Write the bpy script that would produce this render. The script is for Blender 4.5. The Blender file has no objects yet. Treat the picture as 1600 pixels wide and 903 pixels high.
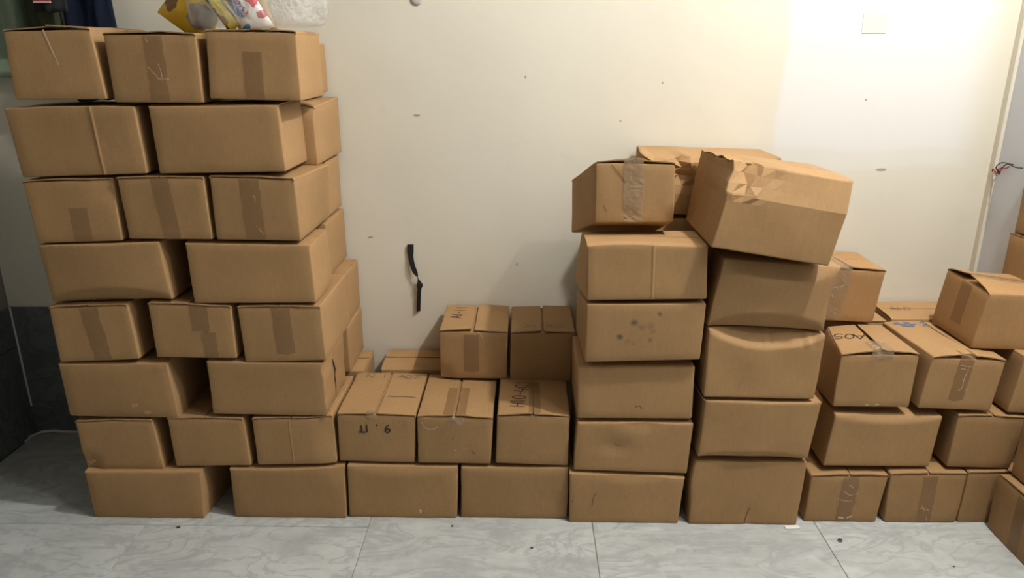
import bpy, bmesh, math, random
from mathutils import Vector, Matrix, noise

S = bpy.context.scene
COL = S.collection
random.seed(7)

# ------------------------------------------------------------------ camera
cam_d = bpy.data.cameras.new('camera')
cam_d.sensor_width = 36.0
cam_d.lens = 36.0 * 1155.0 / 1600.0
cam_d.clip_start = 0.02
cam = bpy.data.objects.new('camera', cam_d)
cam.location = (0, 0, 1.6)
cam.rotation_euler = (math.radians(90 - 18.0), 0, math.radians(1.0))
COL.objects.link(cam)
S.camera = cam

# ------------------------------------------------------------------ world, lamp light, exposure
W = bpy.data.worlds.new('world')
S.world = W
W.use_nodes = True
W.node_tree.nodes['Background'].inputs[0].default_value = (0.9, 0.95, 1.0, 1)
W.node_tree.nodes['Background'].inputs[1].default_value = 0.02
S.view_settings.view_transform = 'Standard'
S.view_settings.look = 'None'
S.view_settings.gamma = 1.0
S.view_settings.use_curve_mapping = False
S.view_settings.exposure = 0.12
LAMP_AT = (1.4, 0.85, 3.35)
LAMP_W = 50.0
LAMP_COL = (1.0, 0.97, 0.91)
LAMP2_AT = (1.5, 1.62, 3.65)
LAMP2_W = 250.0


# ------------------------------------------------------------------ helpers
def link(o, parent=None):
    COL.objects.link(o)
    if parent is not None:
        o.parent = parent
    return o


def mesh_obj(name, verts, faces, mat, parent=None, smooth=False, kind=None):
    me = bpy.data.meshes.new(name)
    me.from_pydata([tuple(v) for v in verts], [], faces)
    me.materials.append(mat)
    if smooth:
        me.polygons.foreach_set('use_smooth', [True] * len(me.polygons))
    me.update()
    o = bpy.data.objects.new(name, me)
    link(o, parent)
    if kind:
        o['kind'] = kind
    return o


def empty(name, loc, label, cat, group=None):
    o = bpy.data.objects.new(name, None)
    o.empty_display_size = 0.05
    o.location = loc
    link(o)
    o['label'] = label
    o['category'] = cat
    if group:
        o['group'] = group
    return o


def tag(o, label, cat, group=None):
    o['label'] = label
    o['category'] = cat
    if group:
        o['group'] = group
    return o


def box_vf(x0, x1, y0, y1, z0, z1, b=0.0):
    """a box with chamfered edges (b = chamfer); returns verts, faces"""
    bm = bmesh.new()
    bmesh.ops.create_cube(bm, size=1.0)
    for v in bm.verts:
        v.co = Vector((x0 + (v.co.x + .5) * (x1 - x0), y0 + (v.co.y + .5) * (y1 - y0), z0 + (v.co.z + .5) * (z1 - z0)))
    if b > 0:
        bmesh.ops.bevel(bm, geom=bm.edges[:], offset=b, segments=1, affect='EDGES')
    bm.verts.index_update()
    vs = [v.co.copy() for v in bm.verts]
    fs = [[v.index for v in f.verts] for f in bm.faces]
    bm.free()
    return vs, fs


def lathe(profile, n=24):
    vs, fs = [], []
    for (r, z) in profile:
        for k in range(n):
            a = 2 * math.pi * k / n
            vs.append((r * math.cos(a), r * math.sin(a), z))
    for i in range(len(profile) - 1):
        for k in range(n):
            k2 = (k + 1) % n
            fs.append((i * n + k, i * n + k2, (i + 1) * n + k2, (i + 1) * n + k))
    return vs, fs


def tube_vf(pts, r, n=8):
    vs, fs = [], []
    pts = [Vector(p) for p in pts]
    for i, p in enumerate(pts):
        t = (pts[min(i + 1, len(pts) - 1)] - pts[max(i - 1, 0)]).normalized()
        a = t.cross(Vector((0.31, 0.2, 0.93))).normalized()
        b = t.cross(a)
        for k in range(n):
            w = 2 * math.pi * k / n
            vs.append(p + (a * math.cos(w) + b * math.sin(w)) * r)
    for i in range(len(pts) - 1):
        for k in range(n):
            k2 = (k + 1) % n
            fs.append((i * n + k, i * n + k2, (i + 1) * n + k2, (i + 1) * n + k))
    fs.append(tuple(range(n - 1, -1, -1)))
    fs.append(tuple((len(pts) - 1) * n + k for k in range(n)))
    return vs, fs


def spline(pts, n=8):
    """Catmull-Rom through the points"""
    P = [Vector(p) for p in pts]
    P = [P[0] * 2 - P[1]] + P + [P[-1] * 2 - P[-2]]
    out = []
    for i in range(1, len(P) - 2):
        for k in range(n):
            t = k / n
            a, b, c, d = P[i - 1], P[i], P[i + 1], P[i + 2]
            out.append(0.5 * ((2 * b) + (c - a) * t + (2 * a - 5 * b + 4 * c - d) * t * t + (3 * b - a - 3 * c + d) * t ** 3))
    out.append(P[-2])
    return out


# ------------------------------------------------------------------ materials
class NT:
    def __init__(self, name):
        self.m = bpy.data.materials.new(name)
        self.m.use_nodes = True
        self.t = self.m.node_tree
        self.p = self.t.nodes['Principled BSDF']
        self.out = self.t.nodes['Material Output']

    def n(self, typ, **kw):
        nd = self.t.nodes.new(typ)
        for k, v in kw.items():
            if k.startswith('i_'):
                key = k[2:]
                key = int(key) if key.isdigit() else key.replace('_', ' ')
                nd.inputs[key].default_value = v
            else:
                setattr(nd, k, v)
        return nd

    def l(self, a, b):
        self.t.links.new(a, b)

    def coord(self, kind='Object'):
        return self.n('ShaderNodeTexCoord').outputs[kind]

    def noise(self, co, scale, detail=4, rough=.55, dist=0.0, sc=None):
        if sc is not None:
            mp = self.n('ShaderNodeMapping')
            mp.inputs['Scale'].default_value = sc
            self.l(co, mp.inputs['Vector'])
            co = mp.outputs[0]
        nd = self.n('ShaderNodeTexNoise')
        nd.inputs['Scale'].default_value = scale
        nd.inputs['Detail'].default_value = detail
        nd.inputs['Roughness'].default_value = rough
        nd.inputs['Distortion'].default_value = dist
        self.l(co, nd.inputs['Vector'])
        return nd.outputs['Fac']

    def ramp(self, fac, stops):
        r = self.n('ShaderNodeValToRGB')
        while len(r.color_ramp.elements) < len(stops):
            r.color_ramp.elements.new(0.5)
        for e, (p, c) in zip(r.color_ramp.elements, stops):
            e.position = p
            e.color = (c[0], c[1], c[2], 1) if not isinstance(c, (int, float)) else (c, c, c, 1)
        self.l(fac, r.inputs['Fac'])
        return r.outputs['Color']

    def mix(self, fac, a, b, mode='MIX'):
        m = self.n('ShaderNodeMix', data_type='RGBA', blend_type=mode)
        for sock, val in ((m.inputs['Factor'], fac), (m.inputs['A'], a), (m.inputs['B'], b)):
            if hasattr(val, 'is_linked'):
                self.l(val, sock)
            elif isinstance(val, (int, float)):
                sock.default_value = val
            else:
                sock.default_value = (val[0], val[1], val[2], 1)
        return m.outputs['Result']

    def math(self, op, a, b=None, clamp=False):
        m = self.n('ShaderNodeMath', operation=op, use_clamp=clamp)
        for i, v in enumerate((a, b)):
            if v is None:
                continue
            if hasattr(v, 'is_linked'):
                self.l(v, m.inputs[i])
            else:
                m.inputs[i].default_value = v
        return m.outputs[0]

    def bump(self, h, strength, dist=0.01):
        b = self.n('ShaderNodeBump')
        b.inputs['Strength'].default_value = strength
        b.inputs['Distance'].default_value = dist
        self.l(h, b.inputs['Height'])
        self.l(b.outputs[0], self.p.inputs['Normal'])

    def col(self, c):
        if hasattr(c, 'is_linked'):
            self.l(c, self.p.inputs['Base Color'])
        else:
            self.p.inputs['Base Color'].default_value = (c[0], c[1], c[2], 1)
        return self

    def rough(self, r, spec=None):
        self.p.inputs['Roughness'].default_value = r
        if spec is not None:
            self.p.inputs['Specular IOR Level'].default_value = spec
        return self


def plain(name, c, r=.6, spec=.4, metal=0.0):
    t = NT(name)
    t.col(c).rough(r, spec)
    t.p.inputs['Metallic'].default_value = metal
    return t.m


KRAFT = (0.335, 0.198, 0.089)


def cardboard(name, dirt=None, tone=1.0):
    t = NT(name)
    co = t.coord()
    n1 = t.noise(co, 5.0, 3)
    n2 = t.noise(co, 90.0, 3, .6, 0, (1, 1, .25))
    n3 = t.noise(co, 260.0, 2)
    base = tuple(k * tone for k in KRAFT)
    c = t.ramp(n1, [(.3, tuple(k * .93 for k in base)), (.7, tuple(k * 1.06 for k in base))])
    c = t.mix(.07, c, t.ramp(n2, [(.3, 0.35), (.7, 0.95)]), 'OVERLAY')
    c = t.mix(.06, c, t.ramp(n3, [(.35, 0.2), (.65, 1.0)]), 'OVERLAY')
    info = t.n('ShaderNodeObjectInfo')
    c = t.mix(1.0, c, info.outputs['Color'], 'MULTIPLY')
    if dirt:
        for (p, r, k) in dirt:
            sub = t.n('ShaderNodeVectorMath', operation='DISTANCE')
            dn = t.n('ShaderNodeTexNoise')
            dn.inputs['Scale'].default_value = 60
            add = t.n('ShaderNodeVectorMath', operation='MULTIPLY_ADD')
            t.l(dn.outputs['Color'], add.inputs[0])
            t.l(co, dn.inputs['Vector'])
            add.inputs[1].default_value = (.012, .012, .012)
            t.l(co, add.inputs[2])
            t.l(add.outputs[0], sub.inputs[0])
            sub.inputs[1].default_value = (p[0] + .006, p[1] + .006, p[2] + .006)
            f = t.ramp(t.math('DIVIDE', sub.outputs['Value'], r), [(0.3, k), (1.0, 0.0)])
            c = t.mix(f, c, (.075, .055, .045))
    t.col(c).rough(.72, .25)
    wv = t.n('ShaderNodeTexWave', wave_type='BANDS', bands_direction='X')
    wv.inputs['Scale'].default_value = 55
    wv.inputs['Distortion'].default_value = .6
    t.l(co, wv.inputs['Vector'])
    h = t.math('ADD', t.math('MULTIPLY', wv.outputs['Fac'], .12), t.noise(co, 18.0, 4))
    t.bump(h, .06, .006)
    return t.m


M = {}
M['card'] = cardboard('cardboard')
M['card_dirty'] = cardboard('cardboard_smudged', dirt=[((-.03, -.145, .135), .015, .8), ((-.005, -.145, .12), .018, .35),
                                                       ((-.075, -.145, .085), .014, .8), ((.02, -.145, .125), .016, .3),
                                                       ((.048, -.145, .165), .011, .7), ((.022, -.145, .075), .012, .5),
                                                       ((-.03, -.145, .062), .011, .35), ((-.05, -.145, .07), .013, .25),
                                                       ((.03, -.145, .105), .012, .35)])


def tape_mat(name, c, r, bumpk, clear):
    t = NT(name)
    co = t.coord()
    n1 = t.noise(co, 40.0, 4, .6, 1.2)
    n2 = t.noise(co, 14.0, 3, .5, .8)
    t.col(t.mix(n2, tuple(k * .86 for k in c), tuple(k * 1.12 for k in c)))
    t.rough(r, .55 if clear < .55 else .9)
    t.bump(n1, bumpk, .004)
    tr = t.n('ShaderNodeBsdfTransparent')
    mx = t.n('ShaderNodeMixShader')
    mx.inputs[0].default_value = clear
    t.l(t.p.outputs[0], mx.inputs[1])
    t.l(tr.outputs[0], mx.inputs[2])
    t.l(mx.outputs[0], t.out.inputs['Surface'])
    return t.m


M['tape'] = tape_mat('brown_tape', (.285, .158, .066), .34, .35, .60)
M['tape_clear'] = tape_mat('clear_tape', (.44, .31, .19), .13, 1.0, .60)
M['strand_glint'] = plain('plastic_strand', (.56, .44, .31), .3, .6)  # loose strands, and also the highlights painted onto tape
M['ink'] = plain('marker_ink', (.022, .019, .02), .55)
M['ink_faint'] = plain('faint_marker_ink', (.16, .10, .06), .6)
M['ink_blue'] = plain('blue_print_ink', (.07, .12, .24), .5)
M['scuff'] = plain('scuff', (.14, .085, .045), .8)
M['scuff_glint'] = plain('pale_scuff_glint', (.45, .29, .16), .8)  # real scuffs, and also painted glints on the floor cartons' tape


def wall_mat(name, patch=False, base=(.69, .65, .55)):
    t = NT(name)
    co = t.coord()
    c = t.ramp(t.noise(co, 1.6, 5, .55), [(.3, tuple(k * .955 for k in base)), (.7, tuple(min(1, k * 1.035) for k in base))])
    c = t.mix(t.ramp(t.noise(co, 9.0, 4), [(.62, 0.0), (.80, .25)]), c, tuple(k * .8 for k in base))
    if patch:
        sep = t.n('ShaderNodeSeparateXYZ')
        wob = t.n('ShaderNodeVectorMath', operation='MULTIPLY_ADD')
        nz = t.n('ShaderNodeTexNoise')
        nz.inputs['Scale'].default_value = 3.5
        t.l(co, nz.inputs['Vector'])
        t.l(nz.outputs['Color'], wob.inputs[0])
        wob.inputs[1].default_value = (.10, .0, .07)
        t.l(co, wob.inputs[2])
        t.l(wob.outputs[0], sep.inputs[0])
        def smooth(val, a, b):
            mr = t.n('ShaderNodeMapRange', interpolation_type='SMOOTHSTEP')
            mr.inputs['From Min'].default_value = a
            mr.inputs['From Max'].default_value = b
            t.l(val, mr.inputs['Value'])
            return mr.outputs[0]
        fx = t.math('MULTIPLY', smooth(sep.outputs['X'], .985, 1.02), smooth(sep.outputs['X'], 1.80, 1.64))
        fz = smooth(sep.outputs['Z'], 1.185, 1.215)
        fz2 = smooth(sep.outputs['Z'], 1.26, 1.28)
        f = t.math('MULTIPLY', fx, t.math('ADD', t.math('MULTIPLY', fz, .55), t.math('MULTIPLY', fz2, .45)))
        c = t.mix(f, c, (.71, .70, .675))
    t.col(c).rough(.62, .3)
    t.bump(t.noise(co, 22.0, 3), .05, .01)
    return t.m


M['wall'] = wall_mat('cream_wall_paint', True)
M['wall2'] = wall_mat('dimmed_room_paint', False, (.27, .26, .23))  # darkened to cut light bounced off the walls, left wall included
M['wall_white'] = wall_mat('white_wall_paint', False, (.60, .62, .66))
M['ceil'] = plain('dimmed_ceiling_paint', (.25, .25, .24), .8)  # dark tone keeps light bounced off the ceiling low


def marble(name, base, vein, scale=1.0, rough=.28):
    t = NT(name)
    info = t.n('ShaderNodeObjectInfo')
    add = t.n('ShaderNodeVectorMath', operation='MULTIPLY_ADD')
    cx = t.n('ShaderNodeCombineXYZ')
    t.l(info.outputs['Random'], cx.inputs[0])
    t.l(info.outputs['Random'], cx.inputs[2])
    t.l(cx.outputs[0], add.inputs[0])
    add.inputs[1].default_value = (17, 0, 9)
    t.l(t.coord(), add.inputs[2])
    co = add.outputs[0]
    rot = t.n('ShaderNodeMapping')
    rot.inputs['Rotation'].default_value = (0, 0, math.radians(-42))
    rot.inputs['Scale'].default_value = (1.0, 2.6, 1.0)
    t.l(co, rot.inputs['Vector'])
    n1 = t.noise(rot.outputs[0], 2.2 * scale, 6, .6, 1.0)
    n2 = t.noise(rot.outputs[0], 3.4 * scale, 7, .55, 1.6)
    n3 = t.noise(co, 26 * scale, 4, .6)
    c = t.ramp(n1, [(.30, tuple(k * .74 for k in base)), (.55, base), (.75, tuple(min(1, k * 1.10) for k in base))])
    v = t.ramp(n2, [(.45, 0.0), (.492, .75), (.505, .75), (.54, 0.0)])
    c = t.mix(v, c, vein)
    c = t.mix(.10, c, t.ramp(n3, [(.3, .2), (.7, .9)]), 'OVERLAY')
    t.col(c).rough(rough, .45)
    return t.m


M['marble'] = marble('grey_marble_tile', (.47, .485, .47), (.33, .345, .34))
M['marble_dark'] = marble('dark_marble_tile', (.135, .15, .15), (.085, .095, .095), 1.4, .3)
M['grout'] = plain('grout', (.33, .33, .31), .9)
M['grout_white'] = plain('white_grout', (.62, .61, .57), .9)

# ------------------------------------------------------------------ the room
XL, XR, XS, YB, YF, ZC = -2.14, 2.15, 1.785, 2.86, -2.6, 3.8


def struct(name, vs, fs, mat, smooth=False):
    return mesh_obj(name, vs, fs, mat, None, smooth, 'structure')


fl = struct('floor', *box_vf(XL - .1, XR + .1, YF - .1, YB + .1, -.12, -.004), M['grout'])
TX = [XL, -1.335, -.545, .245, 1.035, 1.825, XR]
TY = [YF, -1.79, -.99, -.19, .61, 1.41, 2.205, YB]
g = .0012
for i in range(len(TX) - 1):
    if i > 1:
        TY = [YF, -2.19, -1.39, -.59, .21, 1.01, 1.81, 2.61, YB]
    for j in range(len(TY) - 1):
        x0, x1, y0, y1 = TX[i] + g, TX[i + 1] - g, TY[j] + g, TY[j + 1] - g
        cx_, cy_ = (x0 + x1) / 2, (y0 + y1) / 2
        vs, fs = box_vf(x0 - cx_, x1 - cx_, y0 - cy_, y1 - cy_, -.012, 0, .0012)
        o = mesh_obj('floor_tile', vs, fs, M['marble'], fl)
        o.location = (cx_, cy_, 0)

struct('ceiling', *box_vf(XL - .1, XR + .1, YF - .1, YB + .1, ZC, ZC + .1), M['ceil'])
wb = struct('wall_back', *box_vf(XL - .1, XR + .1, YB, YB + .12, -.1, ZC), M['wall'])
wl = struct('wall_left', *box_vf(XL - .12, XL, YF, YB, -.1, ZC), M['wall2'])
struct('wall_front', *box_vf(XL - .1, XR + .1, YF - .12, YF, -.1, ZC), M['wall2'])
# right wall: a pier in the back corner, then the wall proper set back behind the cartons
pier = [(XS, YB), (XS, 2.655), (XR, 2.655), (XR, YF), (XR + .12, YF), (XR + .12, YB)]
vs = [(x, y, z) for z in (-.1, ZC) for x, y in pier]
n = len(pier)
fs = [tuple(range(n - 1, -1, -1)), tuple(range(n, 2 * n))] + [(k, (k + 1) % n, n + (k + 1) % n, n + k) for k in range(n)]
struct('wall_right', vs, fs, M['wall_white'])
# strip added in place of the shaded band down the right corner
vs, fs = box_vf(XS - .012, XS + .002, 2.828, YB + .01, 0, ZC, .003)
struct('shade_strip', vs, fs, M['wall'])

# dark tile dado in the left corner, tile by tile
zt = .582
for (x0, x1, z0, z1) in [(XL + .004, -1.62, 0.0, .150), (XL + .004, -1.62, .153, zt), (-1.617, -1.2, 0.0, .150), (-1.617, -1.2, .153, zt)]:
    vs, fs = box_vf(x0, x1, YB - .009, YB + .001, z0, z1, .0012)
    mesh_obj('dado_tile', vs, fs, M['marble_dark'], wb)
for k in range(5):
    y1 = YB - .010 - k * .60
    for z0, z1 in ((0.0, .41), (.413, zt)):
        vs, fs = box_vf(XL - .001, XL + .009, y1 - .597, y1, z0, z1, .0012)
        mesh_obj('dado_tile', vs, fs, M['marble_dark'], wl)
vs, fs = tube_vf([(XL + .010, YB - .010, .13), (XL + .011, YB - .011, .35), (XL + .010, YB - .010, .583)], .0042, 6)
mesh_obj('grout_line', vs, fs, M['grout_white'], wb)
# lumpy mortar along the foot of the back wall
pts = [(XL + .012, YB - .10, .004), (XL + .015, YB - .035, .006), (-2.07, YB - .014, .010), (-1.95, YB - .012, .006), (-1.6, YB - .012, .006)]
vs, fs = tube_vf(spline(pts, 6), .006, 6)
vs = [v + noise.noise_vector(v * 40) * .004 for v in vs]
mesh_obj('mortar_line', vs, fs, M['grout_white'], wb)
vs, fs = tube_vf([(XL + .011, YB - .02 - .3 * k, .003) for k in range(9)], .003, 6)
mesh_obj('mortar_line', vs, fs, plain('dark_mortar', (.06, .06, .055), .9), wl)


# ------------------------------------------------------------------ cartons
DATA = {
 'A1': ((-1.533,2.262,1.454), (-1.255,2.262,1.456), (-1.533,2.597,1.454), (-1.255,2.597,1.456), (-1.529,2.262,1.654), (-1.272,2.262,1.658), (-1.529,2.597,1.654), (-1.272,2.597,1.658)),
 'A2': ((-1.233,2.262,1.447), (-0.964,2.262,1.445), (-1.233,2.597,1.447), (-0.964,2.597,1.445), (-1.235,2.262,1.645), (-0.964,2.262,1.643), (-1.235,2.597,1.645), (-0.964,2.597,1.643)),
 'A3': ((-0.943,2.262,1.458), (-0.669,2.262,1.451), (-0.943,2.52,1.458), (-0.669,2.52,1.451), (-0.933,2.262,1.654), (-0.668,2.262,1.649), (-0.933,2.52,1.654), (-0.668,2.52,1.649)),
 'B1': ((-1.56,2.262,1.22), (-1.167,2.262,1.233), (-1.56,2.534,1.22), (-1.167,2.534,1.233), (-1.573,2.262,1.429), (-1.176,2.262,1.435), (-1.573,2.534,1.429), (-1.176,2.534,1.435)),
 'B2': ((-1.129,2.262,1.233), (-0.735,2.262,1.24), (-1.129,2.501,1.233), (-0.735,2.501,1.24), (-1.133,2.262,1.435), (-0.742,2.262,1.439), (-1.133,2.501,1.435), (-0.742,2.501,1.439)),
 'C1': ((-1.554,2.262,1.009), (-1.28,2.262,1.019), (-1.554,2.597,1.009), (-1.28,2.597,1.019), (-1.561,2.262,1.21), (-1.282,2.262,1.219), (-1.561,2.597,1.21), (-1.282,2.597,1.219)),
 'C2': ((-1.256,2.262,1.025), (-0.99,2.262,1.024), (-1.256,2.597,1.025), (-0.99,2.597,1.024), (-1.266,2.262,1.223), (-0.994,2.262,1.225), (-1.266,2.597,1.223), (-0.994,2.597,1.225)),
 'C3': ((-0.976,2.262,1.024), (-0.707,2.262,1.021), (-0.976,2.625,1.024), (-0.707,2.625,1.021), (-0.976,2.262,1.227), (-0.713,2.262,1.22), (-0.976,2.625,1.227), (-0.676,2.54,1.223)),
 'D1': ((-1.543,2.262,0.808), (-1.148,2.262,0.82), (-1.543,2.534,0.808), (-1.148,2.534,0.82), (-1.556,2.262,1.003), (-1.163,2.262,1.015), (-1.556,2.534,1.003), (-1.163,2.534,1.015)),
 'D2': ((-1.077,2.262,0.809), (-0.676,2.262,0.814), (-1.077,2.485,0.809), (-0.676,2.485,0.814), (-1.081,2.262,1.011), (-0.683,2.262,1.007), (-1.081,2.485,1.011), (-0.683,2.485,1.007)),
 'E1': ((-1.56,2.262,0.597), (-1.287,2.262,0.61), (-1.56,2.597,0.597), (-1.287,2.597,0.61), (-1.562,2.262,0.795), (-1.3,2.262,0.805), (-1.562,2.597,0.795), (-1.3,2.597,0.805)),
 'E2': ((-1.229,2.262,0.617), (-0.96,2.262,0.615), (-1.229,2.597,0.617), (-0.96,2.597,0.615), (-1.231,2.262,0.812), (-0.959,2.262,0.801), (-1.231,2.597,0.812), (-0.959,2.597,0.801)),
 'E3': ((-0.933,2.262,0.601), (-0.659,2.262,0.61), (-0.933,2.628,0.601), (-0.659,2.628,0.61), (-0.938,2.262,0.801), (-0.665,2.262,0.802), (-0.938,2.628,0.801), (-0.665,2.628,0.802)),
 'F1': ((-1.565,2.262,0.395), (-1.185,2.262,0.391), (-1.565,2.534,0.395), (-1.185,2.534,0.391), (-1.569,2.262,0.589), (-1.199,2.262,0.595), (-1.569,2.534,0.589), (-1.199,2.534,0.595)),
 'F2': ((-1.066,2.262,0.408), (-0.675,2.262,0.403), (-1.066,2.552,0.408), (-0.675,2.552,0.403), (-1.063,2.262,0.603), (-0.673,2.262,0.599), (-1.063,2.552,0.603), (-0.673,2.552,0.599)),
 'G1': ((-1.549,2.262,0.188), (-1.266,2.262,0.186), (-1.549,2.597,0.188), (-1.266,2.597,0.186), (-1.55,2.262,0.378), (-1.283,2.262,0.385), (-1.55,2.597,0.378), (-1.283,2.597,0.385)),
 'G2': ((-1.223,2.262,0.201), (-0.955,2.262,0.207), (-1.223,2.597,0.201), (-0.955,2.597,0.207), (-1.229,2.262,0.393), (-0.965,2.262,0.393), (-1.229,2.597,0.393), (-0.965,2.597,0.393)),
 'G3': ((-0.932,2.262,0.21), (-0.654,2.262,0.217), (-0.932,2.597,0.21), (-0.654,2.597,0.217), (-0.934,2.262,0.394), (-0.658,2.262,0.401), (-0.934,2.597,0.394), (-0.658,2.597,0.401)),
 'H1': ((-1.54,2.245,0), (-1.14,2.245,0), (-1.54,2.517,0), (-1.14,2.517,0), (-1.542,2.245,0.185), (-1.132,2.245,0.191), (-1.542,2.517,0.185), (-1.132,2.517,0.191)),
 'H2': ((-1.033,2.255,0), (-0.632,2.255,0), (-1.033,2.527,0), (-0.632,2.527,0), (-1.032,2.255,0.196), (-0.63,2.255,0.208), (-1.032,2.527,0.196), (-0.63,2.527,0.208)),
 'I1': ((-0.624,2.262,0), (-0.237,2.262,0), (-0.624,2.534,0), (-0.237,2.534,0), (-0.618,2.262,0.212), (-0.23,2.262,0.208), (-0.618,2.534,0.212), (-0.23,2.534,0.208)),
 'I2': ((-0.223,2.266,0), (0.158,2.266,0), (-0.223,2.538,0), (0.158,2.538,0), (-0.219,2.266,0.206), (0.159,2.266,0.206), (-0.219,2.538,0.206), (0.159,2.538,0.206)),
 'J1': ((-0.646,2.275,0.221), (-0.382,2.275,0.217), (-0.646,2.61,0.221), (-0.382,2.61,0.217), (-0.644,2.275,0.407), (-0.372,2.275,0.404), (-0.644,2.61,0.407), (-0.372,2.61,0.404)),
 'J2': ((-0.368,2.27,0.22), (-0.114,2.27,0.217), (-0.368,2.605,0.22), (-0.114,2.605,0.217), (-0.365,2.27,0.404), (-0.105,2.27,0.399), (-0.365,2.605,0.404), (-0.105,2.605,0.399)),
 'J3': ((-0.098,2.27,0.221), (0.155,2.27,0.213), (-0.098,2.605,0.221), (0.155,2.605,0.213), (-0.09,2.27,0.412), (0.159,2.27,0.407), (-0.09,2.605,0.412), (0.159,2.605,0.407)),
 'K1': ((-0.315,2.553,0.413), (-0.064,2.553,0.412), (-0.315,2.838,0.413), (-0.064,2.838,0.412), (-0.315,2.553,0.608), (-0.06,2.553,0.604), (-0.315,2.838,0.608), (-0.06,2.838,0.604)),
 'K2': ((-0.051,2.55,0.408), (0.178,2.55,0.407), (-0.051,2.835,0.408), (0.178,2.835,0.407), (-0.05,2.55,0.603), (0.189,2.55,0.607), (-0.05,2.835,0.603), (0.189,2.835,0.607)),
 'M6': ((0.228,2.345,1.064), (0.482,2.345,1.067), (0.169,2.61,0.968), (0.463,2.61,0.969), (0.223,2.345,1.262), (0.475,2.345,1.26), (0.166,2.61,1.161), (0.451,2.61,1.161)),
 'M5': ((0.2,2.235,0.836), (0.58,2.235,0.843), (0.173,2.45,0.836), (0.58,2.45,0.843), (0.196,2.235,1.028), (0.571,2.235,1.015), (0.194,2.45,1.012), (0.571,2.45,1.015)),
 'M4': ((0.2,2.235,0.622), (0.576,2.235,0.634), (0.19,2.53,0.622), (0.576,2.525,0.634), (0.2,2.235,0.824), (0.581,2.235,0.827), (0.188,2.53,0.777), (0.581,2.525,0.827)),
 'M3': ((0.18,2.255,0.405), (0.572,2.255,0.406), (0.18,2.53,0.405), (0.572,2.53,0.406), (0.177,2.255,0.601), (0.567,2.255,0.604), (0.177,2.53,0.601), (0.567,2.53,0.604)),
 'M2': ((0.174,2.25,0.21), (0.567,2.25,0.198), (0.174,2.525,0.21), (0.567,2.525,0.198), (0.183,2.25,0.392), (0.576,2.25,0.393), (0.183,2.525,0.392), (0.576,2.525,0.393)),
 'M1': ((0.165,2.245,0), (0.549,2.245,0), (0.165,2.52,0), (0.549,2.52,0), (0.161,2.245,0.2), (0.56,2.245,0.184), (0.161,2.52,0.2), (0.56,2.52,0.184)),
 'N6': ((0.567,2.19,1.025), (0.932,2.19,0.966), (0.567,2.575,1.025), (0.932,2.575,0.966), (0.625,2.19,1.281), (0.986,2.19,1.22), (0.606,2.575,1.273), (0.986,2.575,1.22)),
 'N5': ((0.592,2.245,0.746), (0.968,2.245,0.729), (0.592,2.575,0.746), (0.968,2.575,0.729), (0.626,2.245,0.976), (0.998,2.245,0.948), (0.626,2.575,0.976), (0.998,2.575,0.948)),
 'N4': ((0.597,2.235,0.5), (0.964,2.235,0.494), (0.597,2.565,0.5), (0.964,2.565,0.494), (0.596,2.235,0.741), (0.972,2.235,0.724), (0.596,2.565,0.741), (0.972,2.565,0.724)),
 'N3': ((0.595,2.235,0.273), (0.97,2.235,0.267), (0.595,2.565,0.273), (0.97,2.565,0.267), (0.605,2.235,0.487), (0.989,2.235,0.482), (0.605,2.565,0.487), (0.989,2.565,0.482)),
 'N1': ((0.586,2.242,0), (0.966,2.242,0), (0.586,2.572,0), (0.966,2.572,0), (0.591,2.242,0.254), (0.973,2.242,0.253), (0.591,2.572,0.254), (0.973,2.572,0.253)),
 'O1': ((0.423,2.6,1.039), (0.879,2.6,1.029), (0.423,2.84,1.039), (0.879,2.84,1.029), (0.422,2.6,1.252), (0.893,2.6,1.24), (0.422,2.84,1.252), (0.893,2.84,1.24)),
 'P1': ((1.024,2.592,0.644), (1.292,2.592,0.633), (1.024,2.837,0.644), (1.292,2.837,0.633), (1.05,2.592,0.845), (1.311,2.592,0.837), (1.05,2.837,0.845), (1.311,2.837,0.837)),
 'Q1': ((1.052,2.29,0.44), (1.31,2.29,0.44), (1.052,2.59,0.44), (1.31,2.59,0.44), (1.056,2.29,0.634), (1.315,2.29,0.638), (1.127,2.59,0.618), (1.328,2.59,0.625)),
 'Q2': ((1.338,2.285,0.44), (1.583,2.285,0.431), (1.338,2.62,0.44), (1.583,2.62,0.431), (1.358,2.285,0.629), (1.601,2.285,0.62), (1.345,2.62,0.626), (1.601,2.62,0.62)),
 'Q3': ((1.642,2.285,0.425), (1.832,2.285,0.421), (1.642,2.615,0.425), (1.832,2.615,0.421), (1.659,2.285,0.632), (1.843,2.285,0.624), (1.659,2.615,0.632), (1.843,2.615,0.624)),
 'R1': ((1.513,2.345,0.635), (1.736,2.345,0.627), (1.513,2.605,0.635), (1.736,2.605,0.627), (1.538,2.345,0.834), (1.755,2.345,0.822), (1.538,2.605,0.834), (1.755,2.605,0.822)),
 'S1': ((1.046,2.282,0.215), (1.412,2.282,0.215), (1.046,2.557,0.215), (1.412,2.557,0.215), (1.063,2.282,0.416), (1.427,2.282,0.41), (1.063,2.557,0.416), (1.427,2.557,0.41)),
 'S2': ((1.473,2.282,0.216), (1.69,2.282,0.211), (1.473,2.617,0.216), (1.69,2.617,0.211), (1.479,2.282,0.417), (1.713,2.282,0.412), (1.479,2.617,0.417), (1.713,2.617,0.412)),
 'T1': ((0.999,2.265,0), (1.254,2.265,0), (0.999,2.6,0), (1.254,2.6,0), (1.003,2.265,0.189), (1.272,2.265,0.192), (1.003,2.6,0.189), (1.272,2.6,0.192)),
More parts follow.
